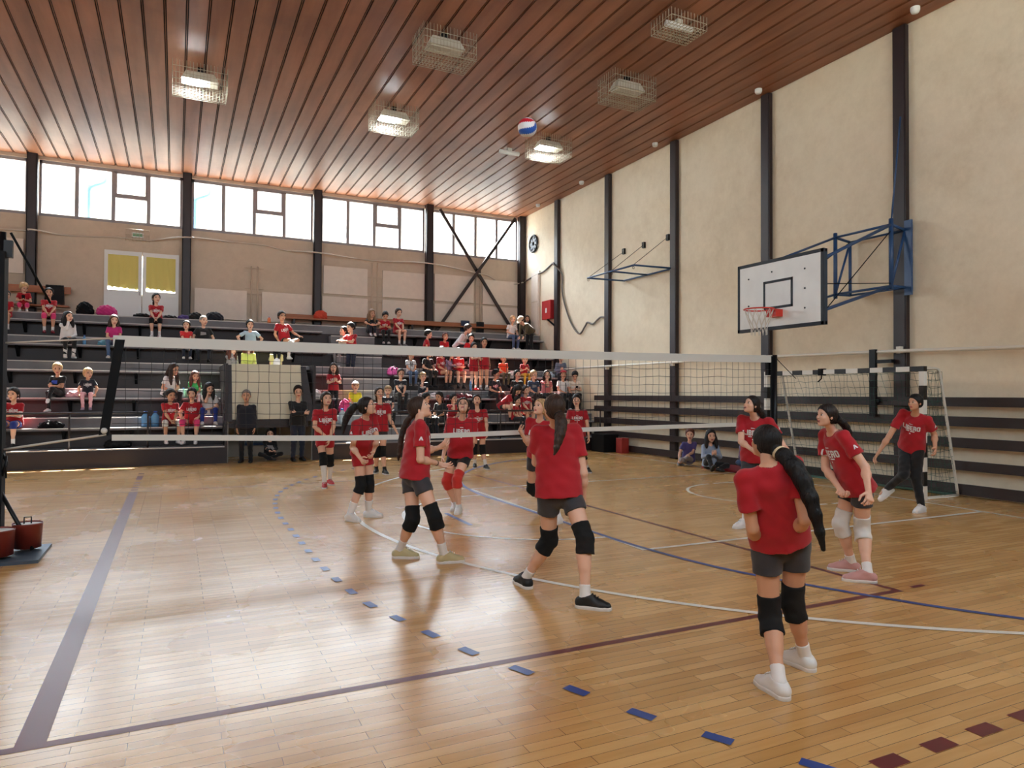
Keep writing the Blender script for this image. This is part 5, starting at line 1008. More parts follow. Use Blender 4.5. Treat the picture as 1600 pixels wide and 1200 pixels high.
LBL = {
 'p8': 'player seen from behind at centre, long brown ponytail, black knee pads, black shoes',
 'p4': 'tall player in profile with long brown braid, black wristband and yellowish shoes',
 'p2': 'player in red shorts with long dark ponytail, looking up, white socks',
 'p1': 'player with knee-high white socks and red shoes, hands crossed low in front',
 'p3': 'player with black shoes standing behind girl with long dark ponytail',
 'p5': 'player in black shorts and red knee pads looking up, facing the camera',
 'p6': 'player in red shirt behind girl with red knee pads, black and white shoe',
 'p7': 'fair haired player half hidden behind the central player, hand raised, looking up',
 'p9': 'short haired player facing the camera, just beyond the central player, arms hanging',
 'p10': 'player looking up beyond the nearest player, in front of the net post',
 'p11': 'nearest player, seen from behind, very long black ponytail with cream hair tie',
 'p12': 'player leaning forward in white knee pads and pink shoes, mouth open',
 'p13': 'woman in black leggings and red shirt running in front of the goal',
}
hx('p4', 'R', (0.75, -0.30, -0.25), (-0.2, -0.3, 0.6)); hx('p4', 'L', (0.8, -0.1, 0.45), (0.2, 0.6, 0.5)); hx('p7', 'R', (-0.5, -0.5, 0.6))
for n_, v_ in dict(p11=0.84, p12=0.84, p8=0.89, p4=0.96, p13=0.92, p10=0.92, p2=1.0, p5=1.0, p7=0.96).items(): LOOKS[n_]['headscale'] = v_
LOOKS['p11']['build'] = 0.94; LOOKS['p12']['build'] = 0.95
for n_ in PLAYERS: person(PLAYERS[n_], LOOKS[n_], LBL[n_], GRP, res=0.0075, near=True)
# seated and standing spectators: x, y, seat height, foot height, body height, facing, lean, arms, legs, top, bottom, hair, shoes, build, label
CROWD = [
 (-9.28, 17.55, 3.47, 3.03, 1.13, 0, 5, 'lap', 'sit', 'red', 'redshorts', 'dark short', 'white', '', 'person in red shirt at top left of stands, half hidden behind the net post'),
 (-9.01, 18.15, 3.8, 3.69, 1.08, 5, 12, 'phone', 'sit', 'red', 'pinkpads', 'blond pony', 'white', '', 'girl on the wall bench looking at a phone, red shirt and pink kneepads'),
 (-8.38, 17.55, 3.47, 3.03, 1.36, 8, 4, 'between', 'sit', 'redprint', 'pinkpadsblack', 'dark band', 'maroon', '', 'person in red shirt with dark undersleeves and pink kneepads beside hanging black jacket'),
 (-7.88, 16.7, 2.81, 2.37, 1.35, 20, 10, 'chin', 'sit', 'whitejacket', 'black', 'dark long', 'white', 'boots', 'woman in white jacket and tall white boots, chin in hand, long dark hair'),
 (-6.84, 16.7, 2.81, 2.37, 1.28, -5, 6, 'lap', 'sit', 'magenta', 'jeans', 'brown shoulder', 'white', '', 'woman in magenta top and jeans sitting behind the slanted net edge'),
 (-5.91, 17.55, 3.47, 3.03, 1.4, 0, 4, 'between', 'sit', 'redprint', 'blackpads', 'dark lowpony', 'white', '', 'girl in red shirt and black kneepads sitting below the glazed door'),
 (-5.17, 16.7, 2.81, 2.37, 1.17, 5, 6, 'between', 'sit', 'redpolo', 'jeansdark', 'dark short', 'white', '', 'boy in red polo shirt and dark jeans beside man in black t-shirt'),
 (-4.75, 16.7, 2.81, 2.37, 1.46, 0, 2, 'side', 'wide', 'blackgraphic', 'navy', 'grey short', 'black', 'big', 'man in black t-shirt with grey print, legs spread, beside boy in red polo'),
 (-3.54, 16.7, 2.81, 2.37, 1.38, -15, 16, 'elbow', 'sit', 'lightblue', 'beigeshorts', 'black pony', 'white', '', 'girl in light blue top leaning forward and holding a blue cup'),
 (-2.63, 16.7, 2.98, 2.37, 1.59, 25, 8, 'prop', 'crossknee', 'redprint', 'blackpads1', 'dark short', 'white', '', 'girl in red shirt leaning sideways with one bent knee in black pad'),
 (-4.11, 15.85, 2.15, 1.71, 1.17, 15, 10, 'chin', 'sit', 'grey', 'black', 'auburn long', 'grey', '', 'girl in grey top with long auburn hair, behind left end of cream panel'),
 (-3.68, 15.85, 2.15, 1.71, 1.36, 5, 4, 'lap', 'sit', 'lime', 'black', 'auburn shoulder', 'grey', '', 'woman in lime yellow sweater behind the cream panel'),
 (-2.97, 15.85, 2.15, 1.71, 1.34, 180, 0, 'lap', 'sit', 'paleyellow', 'black', 'black longback', 'grey', '', 'girl in pale yellow top with back turned, wearing a white backpack'),
 (-5.59, 15, 1.49, 1.05, 1.43, 35, 22, 'lap', 'sit', 'white', 'black', 'brown long', 'white', '', 'woman in white t-shirt with very long brown hair leaning forward'),
 (-5, 15, 1.49, 1.05, 1.08, 5, 20, 'between', 'sit', 'green', 'greypants', 'auburn long', 'grey', '', 'girl in bright green shirt with long auburn hair'),
 (-4.7, 14.2, 1.07, 0.86, 1.37, 0, 26, 'chin', 'crouch', 'white', 'royal', 'dark long', 'white', '', 'woman in white t-shirt and bright blue jeans, elbows on knees, beside dark post'),
 (-5.53, 14.15, 0.83, 0.39, 1.43, 12, 8, 'between', 'wide', 'redprint', 'whitepads', 'dark short', 'white', '', 'girl in red shirt and white kneepads on front row, beside blue water jug'),
 (-5.05, 14.15, 0.83, 0.39, 1.49, -10, 6, 'knees', 'wide', 'redprint', 'pinkpads', 'dark band', 'white', '', 'girl in red shirt, black headband and pink kneepads on front row'),
 (-8.49, 14.15, 0.83, 0.39, 1.44, -10, 6, 'crossed', 'sit', 'redsleeve', 'bluepads', 'dark pony', 'black', '', 'girl in red shirt with one white arm sleeve and blue shorts on front row'),
 (-7.81, 15, 1.49, 1.05, 1.28, -20, 6, 'crossed', 'crossleg', 'blackart', 'black', 'blond pony', 'white', '', 'woman in black t-shirt with blue and yellow print, legs crossed'),
 (-7.24, 15, 1.49, 1.05, 1.09, 0, 0, 'side', 'sit', 'navyprint', 'pinkleg', 'blond bun', 'lilac', '', 'small blond girl in navy t-shirt and pink leggings'),
 (-1.63, 14.9, 1.05, 1.05, 1.28, 0, 0, 'clasp', 'stand', 'redprint', 'blackp', 'brown shoulder', 'dark', '', 'girl in red shirt and dark trousers standing at foot of the aisle stairs'),
 (-1.05, 14.9, 1.15, 0.75, 1.28, 0, 2, 'lap', 'sit', 'yellow', 'grey', 'blond cap', 'grey', '', 'small child in yellow t-shirt and white cap on the aisle stairs'),
 (-0.84, 16.3, 2.05, 2.05, 1.52, -50, 2, 'reach', 'stand', 'red', 'jeansdark', 'dark short', 'white', '', 'boy in red shirt and dark jeans standing on the aisle stairs'),
 (-0.91, 16.75, 2.72, 2.35, 1.42, -60, 6, 'lap', 'sit', 'beige', 'grey', 'dark short', 'white', '', 'boy in beige top sitting on the aisle stairs behind standing boy'),
 (0.04, 17.55, 3.47, 3.03, 1.24, 0, 10, 'hug', 'hug', 'black', 'navy', 'lightbrown long', 'white', '', 'woman with long light brown hair hugging her knees on top row'),
 (0.46, 17.55, 3.47, 3.03, 1.17, 0, 14, 'phone', 'sit', 'redprint', 'blackp', 'dark short', 'white', '', 'boy in red shirt and black trousers looking down at his hands on top row'),
 (0.9, 17.55, 3.47, 3.03, 1.38, 10, 4, 'between', 'sit', 'redprint', 'redshorts', 'brown short', 'grey', '', 'boy in red shirt with bare legs, rightmost of three on top row'),
 (1.52, 16.7, 2.81, 2.37, 1.29, 60, 10, 'lap', 'sit', 'red', 'black', 'dark short', 'white', '', 'boy in red shirt in profile behind the net band, below dark steel column'),
 (2.09, 16.7, 2.81, 2.37, 1.2, 10, 20, 'crossed', 'sit', 'red', 'black', 'auburn short', 'white', '', 'person in red shirt slumped with folded arms behind the net band'),
 (2.71, 17.1, 3, 2.4, 1.62, 50, 35, 'knees', 'sit', 'whitejacket', 'black', 'brown short', 'white', '', 'person in white jacket and dark trousers bending forward above the net band'),
 (2.96, 16.7, 2.81, 2.37, 1.24, 0, 30, 'lap', 'sit', 'red', 'black', 'dark short', 'white', '', 'boy in red shirt with head bowed behind the net band'),
 (2.57, 15.3, 1.73, 1.73, 1.32, 10, 0, 'reach', 'stand', 'redprint', 'redshorts', 'dark pony', 'red', '', 'girl in red shirt and red shoes standing, head behind the net band'),
 (2.9, 15.3, 1.73, 1.73, 1.48, -5, 0, 'down', 'stand', 'red', 'redshorts', 'dark short', 'grey', '', 'girl in plain red shirt standing beside girl with red shoes'),
 (0.8, 15.85, 2.15, 1.71, 1.17, 0, 0, 'lap', 'sit', 'lovetee', 'jeans', 'brown short', 'grey', '', 'girl in white t-shirt with black LOVE lettering and blue jeans'),
 (1.69, 15.85, 2.15, 1.71, 1.46, 35, 8, 'lap', 'side', 'redprint', 'redshorts', 'dark short', 'dark', '', 'girl in red shirt with bare legs turned sideways, head behind net band'),
 (1.29, 15.85, 2.15, 1.71, 1.32, 20, 8, 'knees', 'sit', 'black', 'black', 'black short', 'dark', '', 'person in black t-shirt and trousers beside girl turned sideways'),
 (2.27, 15.85, 2.15, 1.71, 1.41, 0, 8, 'crossed', 'sit', 'redprint', 'redshorts', 'dark short', 'dark', '', 'girl in red shirt with bare knees and dark socks, arms folded'),
 (1.97, 15.9, 2.2, 1.73, 1.18, 30, 12, 'reach', 'sit', 'lavender', 'black', 'dark shoulder', 'dark', '', 'person in lavender sleeves reaching across behind two girls in red'),
 (3.79, 15.85, 2.15, 1.71, 1.13, 0, 4, 'lap', 'sit', 'orange', 'olive', 'grey short', 'dark', '', 'man in orange polo shirt and olive trousers'),
 (4.52, 15.85, 2.15, 1.71, 1.08, 0, 8, 'clasp', 'sit', 'red', 'yellowpants', 'blond short', 'white', '', 'child in red top and yellow trousers with hands clasped'),
 (5.94, 15.85, 2.15, 1.71, 1.3, -20, 8, 'phone', 'sit', 'bluegrey', 'navy', 'black short', 'dark', '', 'boy in blue grey jacket holding something, last seat by the wall'),
 (0.21, 15, 1.49, 1.05, 1.36, 0, 12, 'between', 'sit', 'navyprint', 'black', 'brown short', 'dark', '', 'boy in navy t-shirt with white print, hands clasped between knees'),
 (-0.29, 14.4, 1.05, 0.6, 1.25, 0, 0, 'lap', 'sit', 'navyprint', 'black', 'blond band', 'dark', '', 'small girl in navy t-shirt and headband below boy with clasped hands'),
 (0.88, 15, 1.49, 1.05, 1.18, -10, 4, 'chin', 'sit', 'navyprint', 'whitepants', 'blond short', 'white', '', 'blond boy in navy t-shirt and white trousers, hand at his mouth'),
 (0.62, 14.15, 0.83, 0.39, 1.34, 20, 12, 'lap', 'sit', 'navy', 'black', 'black short', 'dark', '', 'black haired child in navy top seen behind the tall braided player'),
 (1.16, 14.15, 0.83, 0.39, 1.4, -60, 10, 'lap', 'sit', 'black', 'navy', 'dark lowpony', 'white', '', 'woman in black t-shirt in profile facing left on front row'),
 (1.46, 14.15, 0.83, 0.39, 1.29, 0, 8, 'chin', 'sit', 'red', 'red', 'dark short', 'white', '', 'girl in red shirt holding a hand to her face on front row'),
 (3.06, 15, 1.49, 1.05, 1.42, 20, 12, 'knees', 'sit', 'navyprint', 'black', 'black short', 'dark', '', 'boy in navy t-shirt with white print looking down beside leaning girl'),
 (3.14, 14.55, 1.15, 0.75, 1.62, 35, 50, 'reachdown', 'crouch', 'red', 'blackshorts', 'dark long', 'dark', '', 'girl in red shirt bending far forward with hair hanging down'),
 (3.84, 15, 1.49, 1.05, 1.4, -10, 10, 'lap', 'crossleg', 'blackprint', 'jeans', 'black lowpony', 'white', '', 'woman in black printed t-shirt and jeans, leg crossed, white shoe'),
 (4.41, 15, 1.49, 1.05, 1.4, 0, 4, 'lap', 'sit', 'navypattern', 'black', 'shortblond short', 'dark', '', 'woman with short fair hair in navy patterned blouse'),
 (4.85, 15, 1.49, 1.05, 1.42, 0, 6, 'chin', 'sit', 'coral', 'black', 'dark shoulder', 'dark', '', 'woman in coral and purple top holding a hand to her mouth'),
 (5.44, 15, 1.49, 1.05, 1.44, 0, 4, 'knees', 'sit', 'whitestrap', 'black', 'redcap', 'white', '', 'man in red cap and white t-shirt with black shoulder strap'),
 (5.96, 15, 1.49, 1.05, 1.42, -15, 10, 'phone', 'sit', 'cream', 'blackp', 'black short', 'dark', '', 'young man in cream t-shirt looking at a phone, black hair'),
 (3.8, 14.3, 1, 0.5, 1.4, 0, 0, 'between', 'sit', 'redprint', 'redshorts', 'dark pony', 'white', '', 'girl in red shirt with bare knees on front row below patterned blouse'),
 (3.36, 14.15, 0.83, 0.39, 1.18, 35, 10, 'lap', 'sit', 'red', 'navy', 'dark short', 'dark', '', 'small child in red shirt leaning against girl on front row'),
 (4.87, 17.55, 3.47, 3.03, 1.35, 10, 10, 'knees', 'sit', 'white', 'jeans', 'blond short', 'white', '', 'boy in white shirt and jeans beside man in olive jacket'),
 (5.41, 17.15, 3.05, 3.04, 1.38, -62, 62, 'reachdown', 'stand', 'olive', 'blackp', 'brown cap2', 'dark', 'big', 'man in olive jacket and tan cap bending over beside boy in white'),
 (6.07, 18.3, 3.75, 3.69, 1.08, 0, 4, 'chin', 'sit', 'dark', 'black', 'dark shoulder', 'dark', '', 'woman in dark top seated behind the bending man in olive jacket'),
]
# ---------------------------------------------------------------- spectators
CROWD += [
 (5.25, 8.85, 0.02, 0.0, 1.36, -20, 8, 'floorhand', 'kneel', 'violet', 'greypants', 'auburn pony', 'grey', '', 'girl in violet t-shirt sitting on the floor by the wall, one hand on the floor'),
 (4.98, 7.85, 0.02, 0.0, 1.40, -20, 6, 'clasp', 'floorfront', 'denimjacket', 'black', 'dark long', 'black', '', 'girl in pale denim jacket and black trousers sitting on the floor, one foot forward'),
 (5.55, 7.35, 0.06, 0.03, 1.34, -20, 10, 'phone', 'floorcross', 'multi', 'jeans', 'brown long', 'grey', '', 'girl in patchwork top and blue jeans sitting on the red mat'),
 (-3.92, 13.38, 0.0, 0.0, 1.60, -15, 2, 'down', 'stand', 'navyjacket', 'blackp', 'grey short', 'black', 'big', 'grey haired man in navy jacket standing at the left of the entrance recess'),
 (-2.78, 13.34, 0.0, 0.0, 1.70, 10, 0, 'crossed', 'stand', 'blackjacket', 'jeansdark', 'dark short', 'black', '', 'man in black jacket and dark jeans with folded arms at right of the entrance recess'),
 (-3.36, 13.85, 0.02, 0.0, 1.20, 5, 12, 'reach', 'floorcross', 'blackblob', 'black', 'black shoulder', 'dark', '', 'person in black top sitting on the floor inside the entrance recess'),
]
TOPS = {'red': ('red', None), 'redprint': ('red', 'libero'), 'redpolo': ('polo', None), 'redsleeve': ('red', 'libero'), 'whitejacket': ('white', None), 'magenta': ('magenta', None), 'blackgraphic': ('black', 'blob'), 'lightblue': ('lightblue', None), 'grey': ('grey', None),
        'lime': ('lime', None), 'paleyellow': ('paleyellow', None), 'white': ('white', None), 'green': ('green', None), 'blackart': ('black', 'art'), 'navyprint': ('navy', 'libero'), 'yellow': ('yellow', None), 'beige': ('beige', None), 'black': ('black', None),
        'lovetee': ('whitegrey', 'love'), 'lavender': ('lavender', None), 'orange': ('orange', None), 'bluegrey': ('bluegrey', None), 'navy': ('navy', None), 'blackprint': ('black', 'band'), 'navypattern': ('navypattern', 'blob'), 'coral': ('coral', 'blob'), 'whitestrap': ('white', 'strap'),
        'cream': ('cream', 'band'), 'olive': ('olive', None), 'dark': ('darkgrey', None), 'violet': ('violet', None), 'denimjacket': ('denimlight', None), 'multi': ('multi', 'art'), 'navyjacket': ('navy', None), 'blackjacket': ('black', None), 'blackblob': ('black', 'blob')}
LONG = {'whitejacket', 'grey', 'lime', 'lavender', 'bluegrey', 'olive', 'dark', 'denimjacket', 'multi', 'navyjacket', 'blackjacket', 'blackblob', 'beige'}
BOTS = {'redshorts': ('shorts', 'red', None), 'pinkpads': ('shorts', 'red', ('pink', 'LR')), 'pinkpadsblack': ('shorts', 'black', ('pink', 'LR')), 'blackpads': ('shorts', 'black', ('pad', 'LR')), 'blackpads1': ('shorts', 'black', ('pad', 'L')), 'whitepads': ('shorts', 'maroon', ('padw', 'LR')),
        'bluepads': ('shorts', 'royal', ('royal', 'LR')), 'black': ('pants', 'black', None), 'blackp': ('pants', 'black', None), 'jeans': ('pants', 'jeans', None), 'jeansdark': ('pants', 'jeansdark', None), 'navy': ('pants', 'navy', None), 'beigeshorts': ('shorts', 'beige', None),
        'greypants': ('pants', 'greypants', None), 'royal': ('pants', 'royal', None), 'pinkleg': ('pants', 'palepink', None), 'grey': ('pants', 'grey', None), 'olive': ('pants', 'olive', None), 'yellowpants': ('pants', 'yellowp', None), 'whitepants': ('pants', 'whitegrey', None), 'red': ('shorts', 'red', None), 'blackshorts': ('shorts', 'black', None)}
SHO = {'white': 'white', 'black': 'black', 'red': 'red', 'grey': 'grey', 'maroon': 'maroon', 'lilac': 'lilac', 'dark': 'dark'}
def ik(S, W, l1, l2, hint):
    d = W - S; L = np.linalg.norm(d)
    if L > 0.985 * (l1 + l2): W = S + d / L * 0.985 * (l1 + l2); d = W - S; L = np.linalg.norm(d)
    u = d / L; a = (l1 * l1 - l2 * l2 + L * L) / (2 * L); hh = math.sqrt(max(l1 * l1 - a * a, 0)); p = hint - u * (hint @ u)
    return S + u * a + nrm(p) * hh, W
def crowd_pose(X, Y, zs, zf, h, yaw, lean, arms, legs, rnd):
    a = math.radians(yaw); fw = V(math.sin(a), -math.cos(a), 0); sd = V(fw[1], -fw[0], 0); ln = math.radians(lean); J = {'h': h}
    stand = legs == 'stand'; floor_ = legs in ('kneel', 'floorfront', 'floorcross')
    pel = V(X, Y, zf + 0.525 * h) if stand else V(X, Y, zs + 0.070 * h)
    if arms == 'prop': up = nrm(UP * math.cos(ln) + fw * math.sin(ln) * .5 + sd * 0.25)
    else: up = UP * math.cos(ln) + fw * math.sin(ln)
    nk = pel + up * 0.315 * h; J['pel'] = pel; J['nk'] = nk
    cfw = nrm(fw - up * (fw @ up))
    l1, l2 = 0.170 * h, 0.150 * h; tl_, sl_ = 0.245 * h, 0.235 * h
    for s, q in (('R', 1), ('L', -1)):
        hp = pel + sd * q * 0.051 * h; J['hip' + s] = hp; J['sh' + s] = nk + sd * q * 0.100 * h - up * 0.030 * h
        sp = 0.03 if legs != 'wide' else 0.085
        if stand: kn = hp - UP * tl_ + fw * 0.03 * h + sd * q * 0.01; an = V(hp[0], hp[1], zf + 0.048 * h) + sd * q * 0.02 - fw * 0.01
        elif floor_:
            if legs == 'kneel': kn = hp + (fw * 0.75 + sd * 0.55) * tl_ + UP * (0.03 if q > 0 else 0.09); an = kn - fw * sl_ * 0.75 + sd * sl_ * 0.35 * (1 if q < 0 else -0.3); an[2] = zf + 0.06
            elif legs == 'floorfront':
                if q > 0: kn = hp + fw * tl_ * 0.78 + UP * tl_ * 0.55 + sd * 0.05; an = kn + fw * sl_ * 0.55; an[2] = zf + 0.09
                else: kn = hp + fw * tl_ * 0.7 - sd * tl_ * 0.65; an = kn + sd * sl_ * 0.7 + fw * sl_ * 0.3; an[2] = zf + 0.07; kn[2] = zf + 0.12
            else: kn = hp + fw * tl_ * 0.66 + sd * q * tl_ * 0.62 + UP * 0.06; an = kn - sd * q * sl_ * 0.88 + fw * 0.04 * q; an[2] = zf + 0.065
        elif legs == 'hug': kn = hp + fw * tl_ * 0.72 + UP * tl_ * 0.66; an = kn + fw * 0.03 - UP * sl_ * 0.98
        elif legs == 'crouch': kn = hp + fw * tl_ * 0.93 + sd * q * 0.07; kn[2] = max(zf + 0.265 * h, hp[2]); an = kn + fw * 0.02; an[2] = zf + 0.048 * h
        elif legs == 'crossleg':
            kn = hp + fw * tl_ * 0.97 + UP * (0.02 + (0.09 if q < 0 else 0.0)); 
            if q > 0: an = kn - fw * 0.02; an[2] = max(zf + 0.048 * h, kn[2] - sl_ * 1.25)
            else: kn = kn + sd * 0.05; an = kn + (sd * -0.05 + fw * 0.62 - UP * 0.78) * sl_
        elif legs == 'crossknee':
            kn = hp + fw * tl_ * 0.97 + sd * q * 0.03
            if q > 0: an = kn - fw * 0.02; an[2] = max(zf + 0.048 * h, kn[2] - sl_ * 1.25)
            else: kn = hp + fw * tl_ * 0.72 - sd * tl_ * 0.62 + UP * 0.05; an = J['knR'] - UP * 0.03 + fw * 0.06
        else:
            kn = hp + fw * tl_ * 0.985 + sd * q * sp + UP * 0.012; an = kn - fw * (0.03 + 0.03 * rnd.random()) - sd * q * sp * 0.4; an[2] = max(zf + 0.048 * h, kn[2] - sl_ * 1.28)
        J['kn' + s] = kn; J['an' + s] = an; J['fd' + s] = nrm(fw + sd * q * 0.12)
        if legs in ('crossleg', 'crossknee') and q < 0: J['fd' + s] = nrm(fw * 0.8 - UP * 0.25 - sd * 0.3)
        if legs == 'hug': J['fd' + s] = nrm(fw - UP * 0.35)
        if floor_: J['fd' + s] = nrm(fw * 0.6 + sd * q * (-.5 if legs == 'floorcross' else .3)) if legs != 'floorfront' or q < 0 else nrm(fw * .75 + UP * .65)
    hd = nk + nrm(up * 0.8 + UP * 0.35 + fw * (0.12 + 0.1 * math.sin(ln))) * 0.132 * h
    J['hd'] = hd; ha = math.radians(yaw + rnd.uniform(-22, 22) - X * 1.2); hp_ = math.radians(-32 if arms in ('phone',) else (-12 if lean > 25 else rnd.uniform(-10, 8)))
    if arms == 'reachdown': hp_ = math.radians(-50)
    hf0 = V(math.sin(ha), -math.cos(ha), 0); J['hf'] = hf0 * math.cos(hp_) + UP * math.sin(hp_); J['hu'] = UP * math.cos(hp_) - hf0 * math.sin(hp_)
    if yaw == 180: J['hf'], J['hu'] = fw, UP
    kz = lambda s: J['kn' + s]
    for s, q in (('R', 1), ('L', -1)):
        S = J['sh' + s]; hint = -fw * 0.4 + sd * q * 0.6 - UP * 0.5; N = -UP; D = None
        t = arms
        if t == 'lap': W = pel + fw * 0.17 * h + sd * q * 0.028 * h + UP * 0.052 * h; D = fw * .5 - sd * q * 0.8
        elif t == 'between': W = (kz('L') + kz('R')) / 2 - fw * 0.02 + sd * q * 0.022 * h + UP * 0.015 * h; D = fw * 0.6 - UP * 0.6 - sd * q * 0.3; N = -sd * q
        elif t == 'knees': W = kz(s) - fw * 0.07 + UP * 0.062 * h; D = fw
        elif t in ('phone', 'clasp'): W = pel + fw * 0.185 * h + sd * q * 0.03 * h + UP * (0.13 if t == 'phone' else 0.17) * h; D = fw * .5 + UP * .5 - sd * q * 0.4; N = -fw * .5 + UP * .3 - sd * q * .4
        elif t == 'crossed': W = nk - up * 0.165 * h + cfw * (0.115 + 0.012 * q) * h - sd * q * 0.05 * h; D = -sd * q + UP * 0.1; N = -fw; hint = sd * q * 0.8 - UP * 0.5
        elif t == 'chin':
            if q > 0: W = hd + fw * 0.055 * h - J['hu'] * 0.088 * h + sd * 0.015; D = UP * .7 - sd * 0.5; N = -fw; hint = fw * 0.5 - UP * 0.8
            else: W = pel + fw * 0.18 * h - sd * 0.02 * h + UP * 0.06 * h; D = fw * .4 + sd * .8
        elif t == 'side': W = pel + sd * q * 0.14 * h + fw * 0.06 * h + UP * 0.0; D = fw * .7 - UP * .3
        elif t == 'hug': W = (kz('L') + kz('R')) / 2 + fw * 0.065 * h + sd * q * 0.06 * h - UP * 0.02 * h; D = -sd * q; N = -fw; hint = sd * q
        elif t == 'reach':
            if q > 0: W = nk + cfw * 0.27 * h - UP * 0.12 * h + sd * 0.06 * h; D = fw
            else: W = nk + cfw * 0.24 * h - UP * 0.13 * h - sd * 0.03 * h; D = fw
        elif t == 'elbow': W = pel + sd * q * 0.17 * h + fw * 0.10 * h + UP * (0.02 if q < 0 else 0.06) * h; D = fw * .5 - UP * .5; hint = sd * q - fw * 0.2 + UP * 0.2
        elif t == 'prop':
            if q > 0: W = pel + sd * 0.13 * h + fw * 0.02 * h - UP * 0.02 * h; D = fw * .8 - UP * .4
            else: W = kz('L') + UP * 0.06 * h - fw * .05; D = fw
        elif t == 'reachdown': W = nk + cfw * 0.10 * h - UP * 0.24 * h + sd * q * 0.05 * h + fw * .05 * h; D = -UP + fw * .3
        elif t == 'down': W = S - UP * 0.305 * h + sd * q * 0.02 * h + fw * 0.03 * h; D = -UP; N = -sd * q; hint = -fw
        elif t == 'floorhand':
            if q > 0: W = pel + sd * 0.22 * h + fw * 0.12 * h; W[2] = zf + 0.03; D = sd * .3 + fw * .9 - UP * 0.05
            else: W = kz('L') + UP * 0.05; D = fw
        else: W = S - UP * 0.3 * h
        J['el' + s], J['wr' + s] = ik(S, W, l1, l2, hint)
        if D is not None: J['hdD' + s] = nrm(D)
        J['hdN' + s] = N
    return J, fw, sd
def extra_for(top, legs):
    if top == 'redsleeve':
        def f(J, o, child, root, c):
            E, W, S = J['elL'], J['wrL'], J['shL']; e0 = S * .45 + E * .55
            a, b = surface(lambda P: smin(rc(P, e0, E, 0.042 * c['k'], 0.041 * c['k']), rc(P, E, W, 0.041 * c['k'], 0.029 * c['k']), 0.015), np.minimum(np.minimum(e0, E), W) - 0.06, np.maximum(np.maximum(e0, E), W) + 0.06, c['res'] * .8); child('arm_sleeve', a, b, FAB['white'], None, 'white arm sleeve')
        return f
    if top in ('denimjacket', 'whitejacket'):
        def f(J, o, child, root, c):
            ax, cf, cs, k = c['ax'], c['cf'], c['cs'], c['k']; C = J['nk'] - ax * 0.16 * k * 1.6
            a, b = surface(lambda P: ell(P, C + cf * 0.075 * k, np.stack([cs, cf, ax]), (0.055 * k, 0.035 * k, 0.20 * k)), C - 0.35, C + 0.35, c['res']); child('undershirt', a, b, FAB['black'])
        return f
    if top == 'paleyellow':
        def f(J, o, child, root, c):
            ax, cf, cs, k = c['ax'], c['cf'], c['cs'], c['k']; C = J['nk'] - ax * 0.17 * 1.6 * k - cf * 0.15 * k
            a, b = surface(lambda P: ell(P, C, np.stack([cs, cf, ax]), (0.11 * k, 0.075 * k, 0.16 * k)), C - 0.25, C + 0.25, c['res']); child('backpack', a, b, FAB['white'], None, 'white backpack')
        return f
    return None
TAKE_PHONE = []
for i_, (X, Y, zs, zf, h, yaw, lean, arms, legs, top, bot, hair, shoe, ex, lab) in enumerate(CROWD):
    rnd = random.Random(100 + i_); X = min(X, 5.86)
    J, fw, sd = crowd_pose(X, Y, zs, zf, h, yaw, lean, arms, legs, rnd)
    c, pr = TOPS[top]; bk2, bm2, pads = BOTS[bot]; hc, hst = hair.split() if ' ' in hair else ('dark', hair)
    look = dict(shirt=dict(c=c, print=pr, sleeve=1.9 if top in LONG else 0.62, name='jacket' if 'jacket' in top or top == 'olive' else 'shirt'), bottom=(bk2, bm2), shoe=SHO[shoe], skin=rnd.choice([0, 0, 1]), z0=zf, build=1.04, headscale=1.24, sock=0.3 if bk2 == 'shorts' else 0.15)
    if pads: look['pads'] = ({'pink': FAB['pink'], 'pad': M_pad, 'padw': M_padw, 'royal': FAB['royal']}[pads[0]], pads[1])
    if ex == 'big': look['big'] = 1
    if ex == 'boots': look['boots'] = 1
    if hst == 'cap': look['cap'] = 'white'; hst = 'short'
    if hst == 'cap2': look['cap'] = 'beige'; hst = 'short'
    if hair == 'redcap': look['cap'] = 'red'; hst = 'short'; hc = 'dark'
    if hst == 'band': look['band'] = 'black'; hst = 'lowpony'
    if shoe == 'dark' and bk2 == 'shorts': look['sockm'] = M_sockk
    look['hair'] = (hc, hst); look['hlen'] = 0.62 if hst in ('pony', 'lowpony') else (1.25 if 'very long' in lab else 0.85)
    if hst == 'pony' or hst == 'lowpony': look['hthick'] = 0.75
    if hc == 'grey': look['thin'] = 1
    e_ = extra_for(top, legs)
    if e_: look['extra'] = e_
    person(J, look, lab, 'spectators on the stands' if Y > 13.6 else ('girls sitting on the floor by the wall' if X > 4 else 'men at the entrance recess'), res=0.0115)
    if arms == 'phone': TAKE_PHONE.append((J, fw, lab))
M_phone = mat('phone_black', (20, 20, 24), 0.25)
for J, fw, lab in TAKE_PHONE:
    if 'phone' in lab:
        c = (J['wrL'] + J['wrR']) / 2 + fw * 0.055 + UP * 0.055; w = MB(tuple(c)); r = nrm(np.cross(fw, UP)); u = nrm(UP * .75 + fw * .65); n = np.cross(r, u)
        w.hexa([c - r * .036 - u * .075 - n * .005, c + r * .036 - u * .075 - n * .005, c + r * .036 + u * .075 - n * .005, c - r * .036 + u * .075 - n * .005], [c - r * .036 - u * .075 + n * .005, c + r * .036 - u * .075 + n * .005, c + r * .036 + u * .075 + n * .005, c - r * .036 + u * .075 + n * .005])
        tag(w.build('phone', M_phone), 'black phone held by ' + lab.split(' in ')[0].split(' on ')[0].replace('looking at a phone', '') + ('in cream t-shirt' if 'cream' in lab else 'at the wall bench'), 'phone')
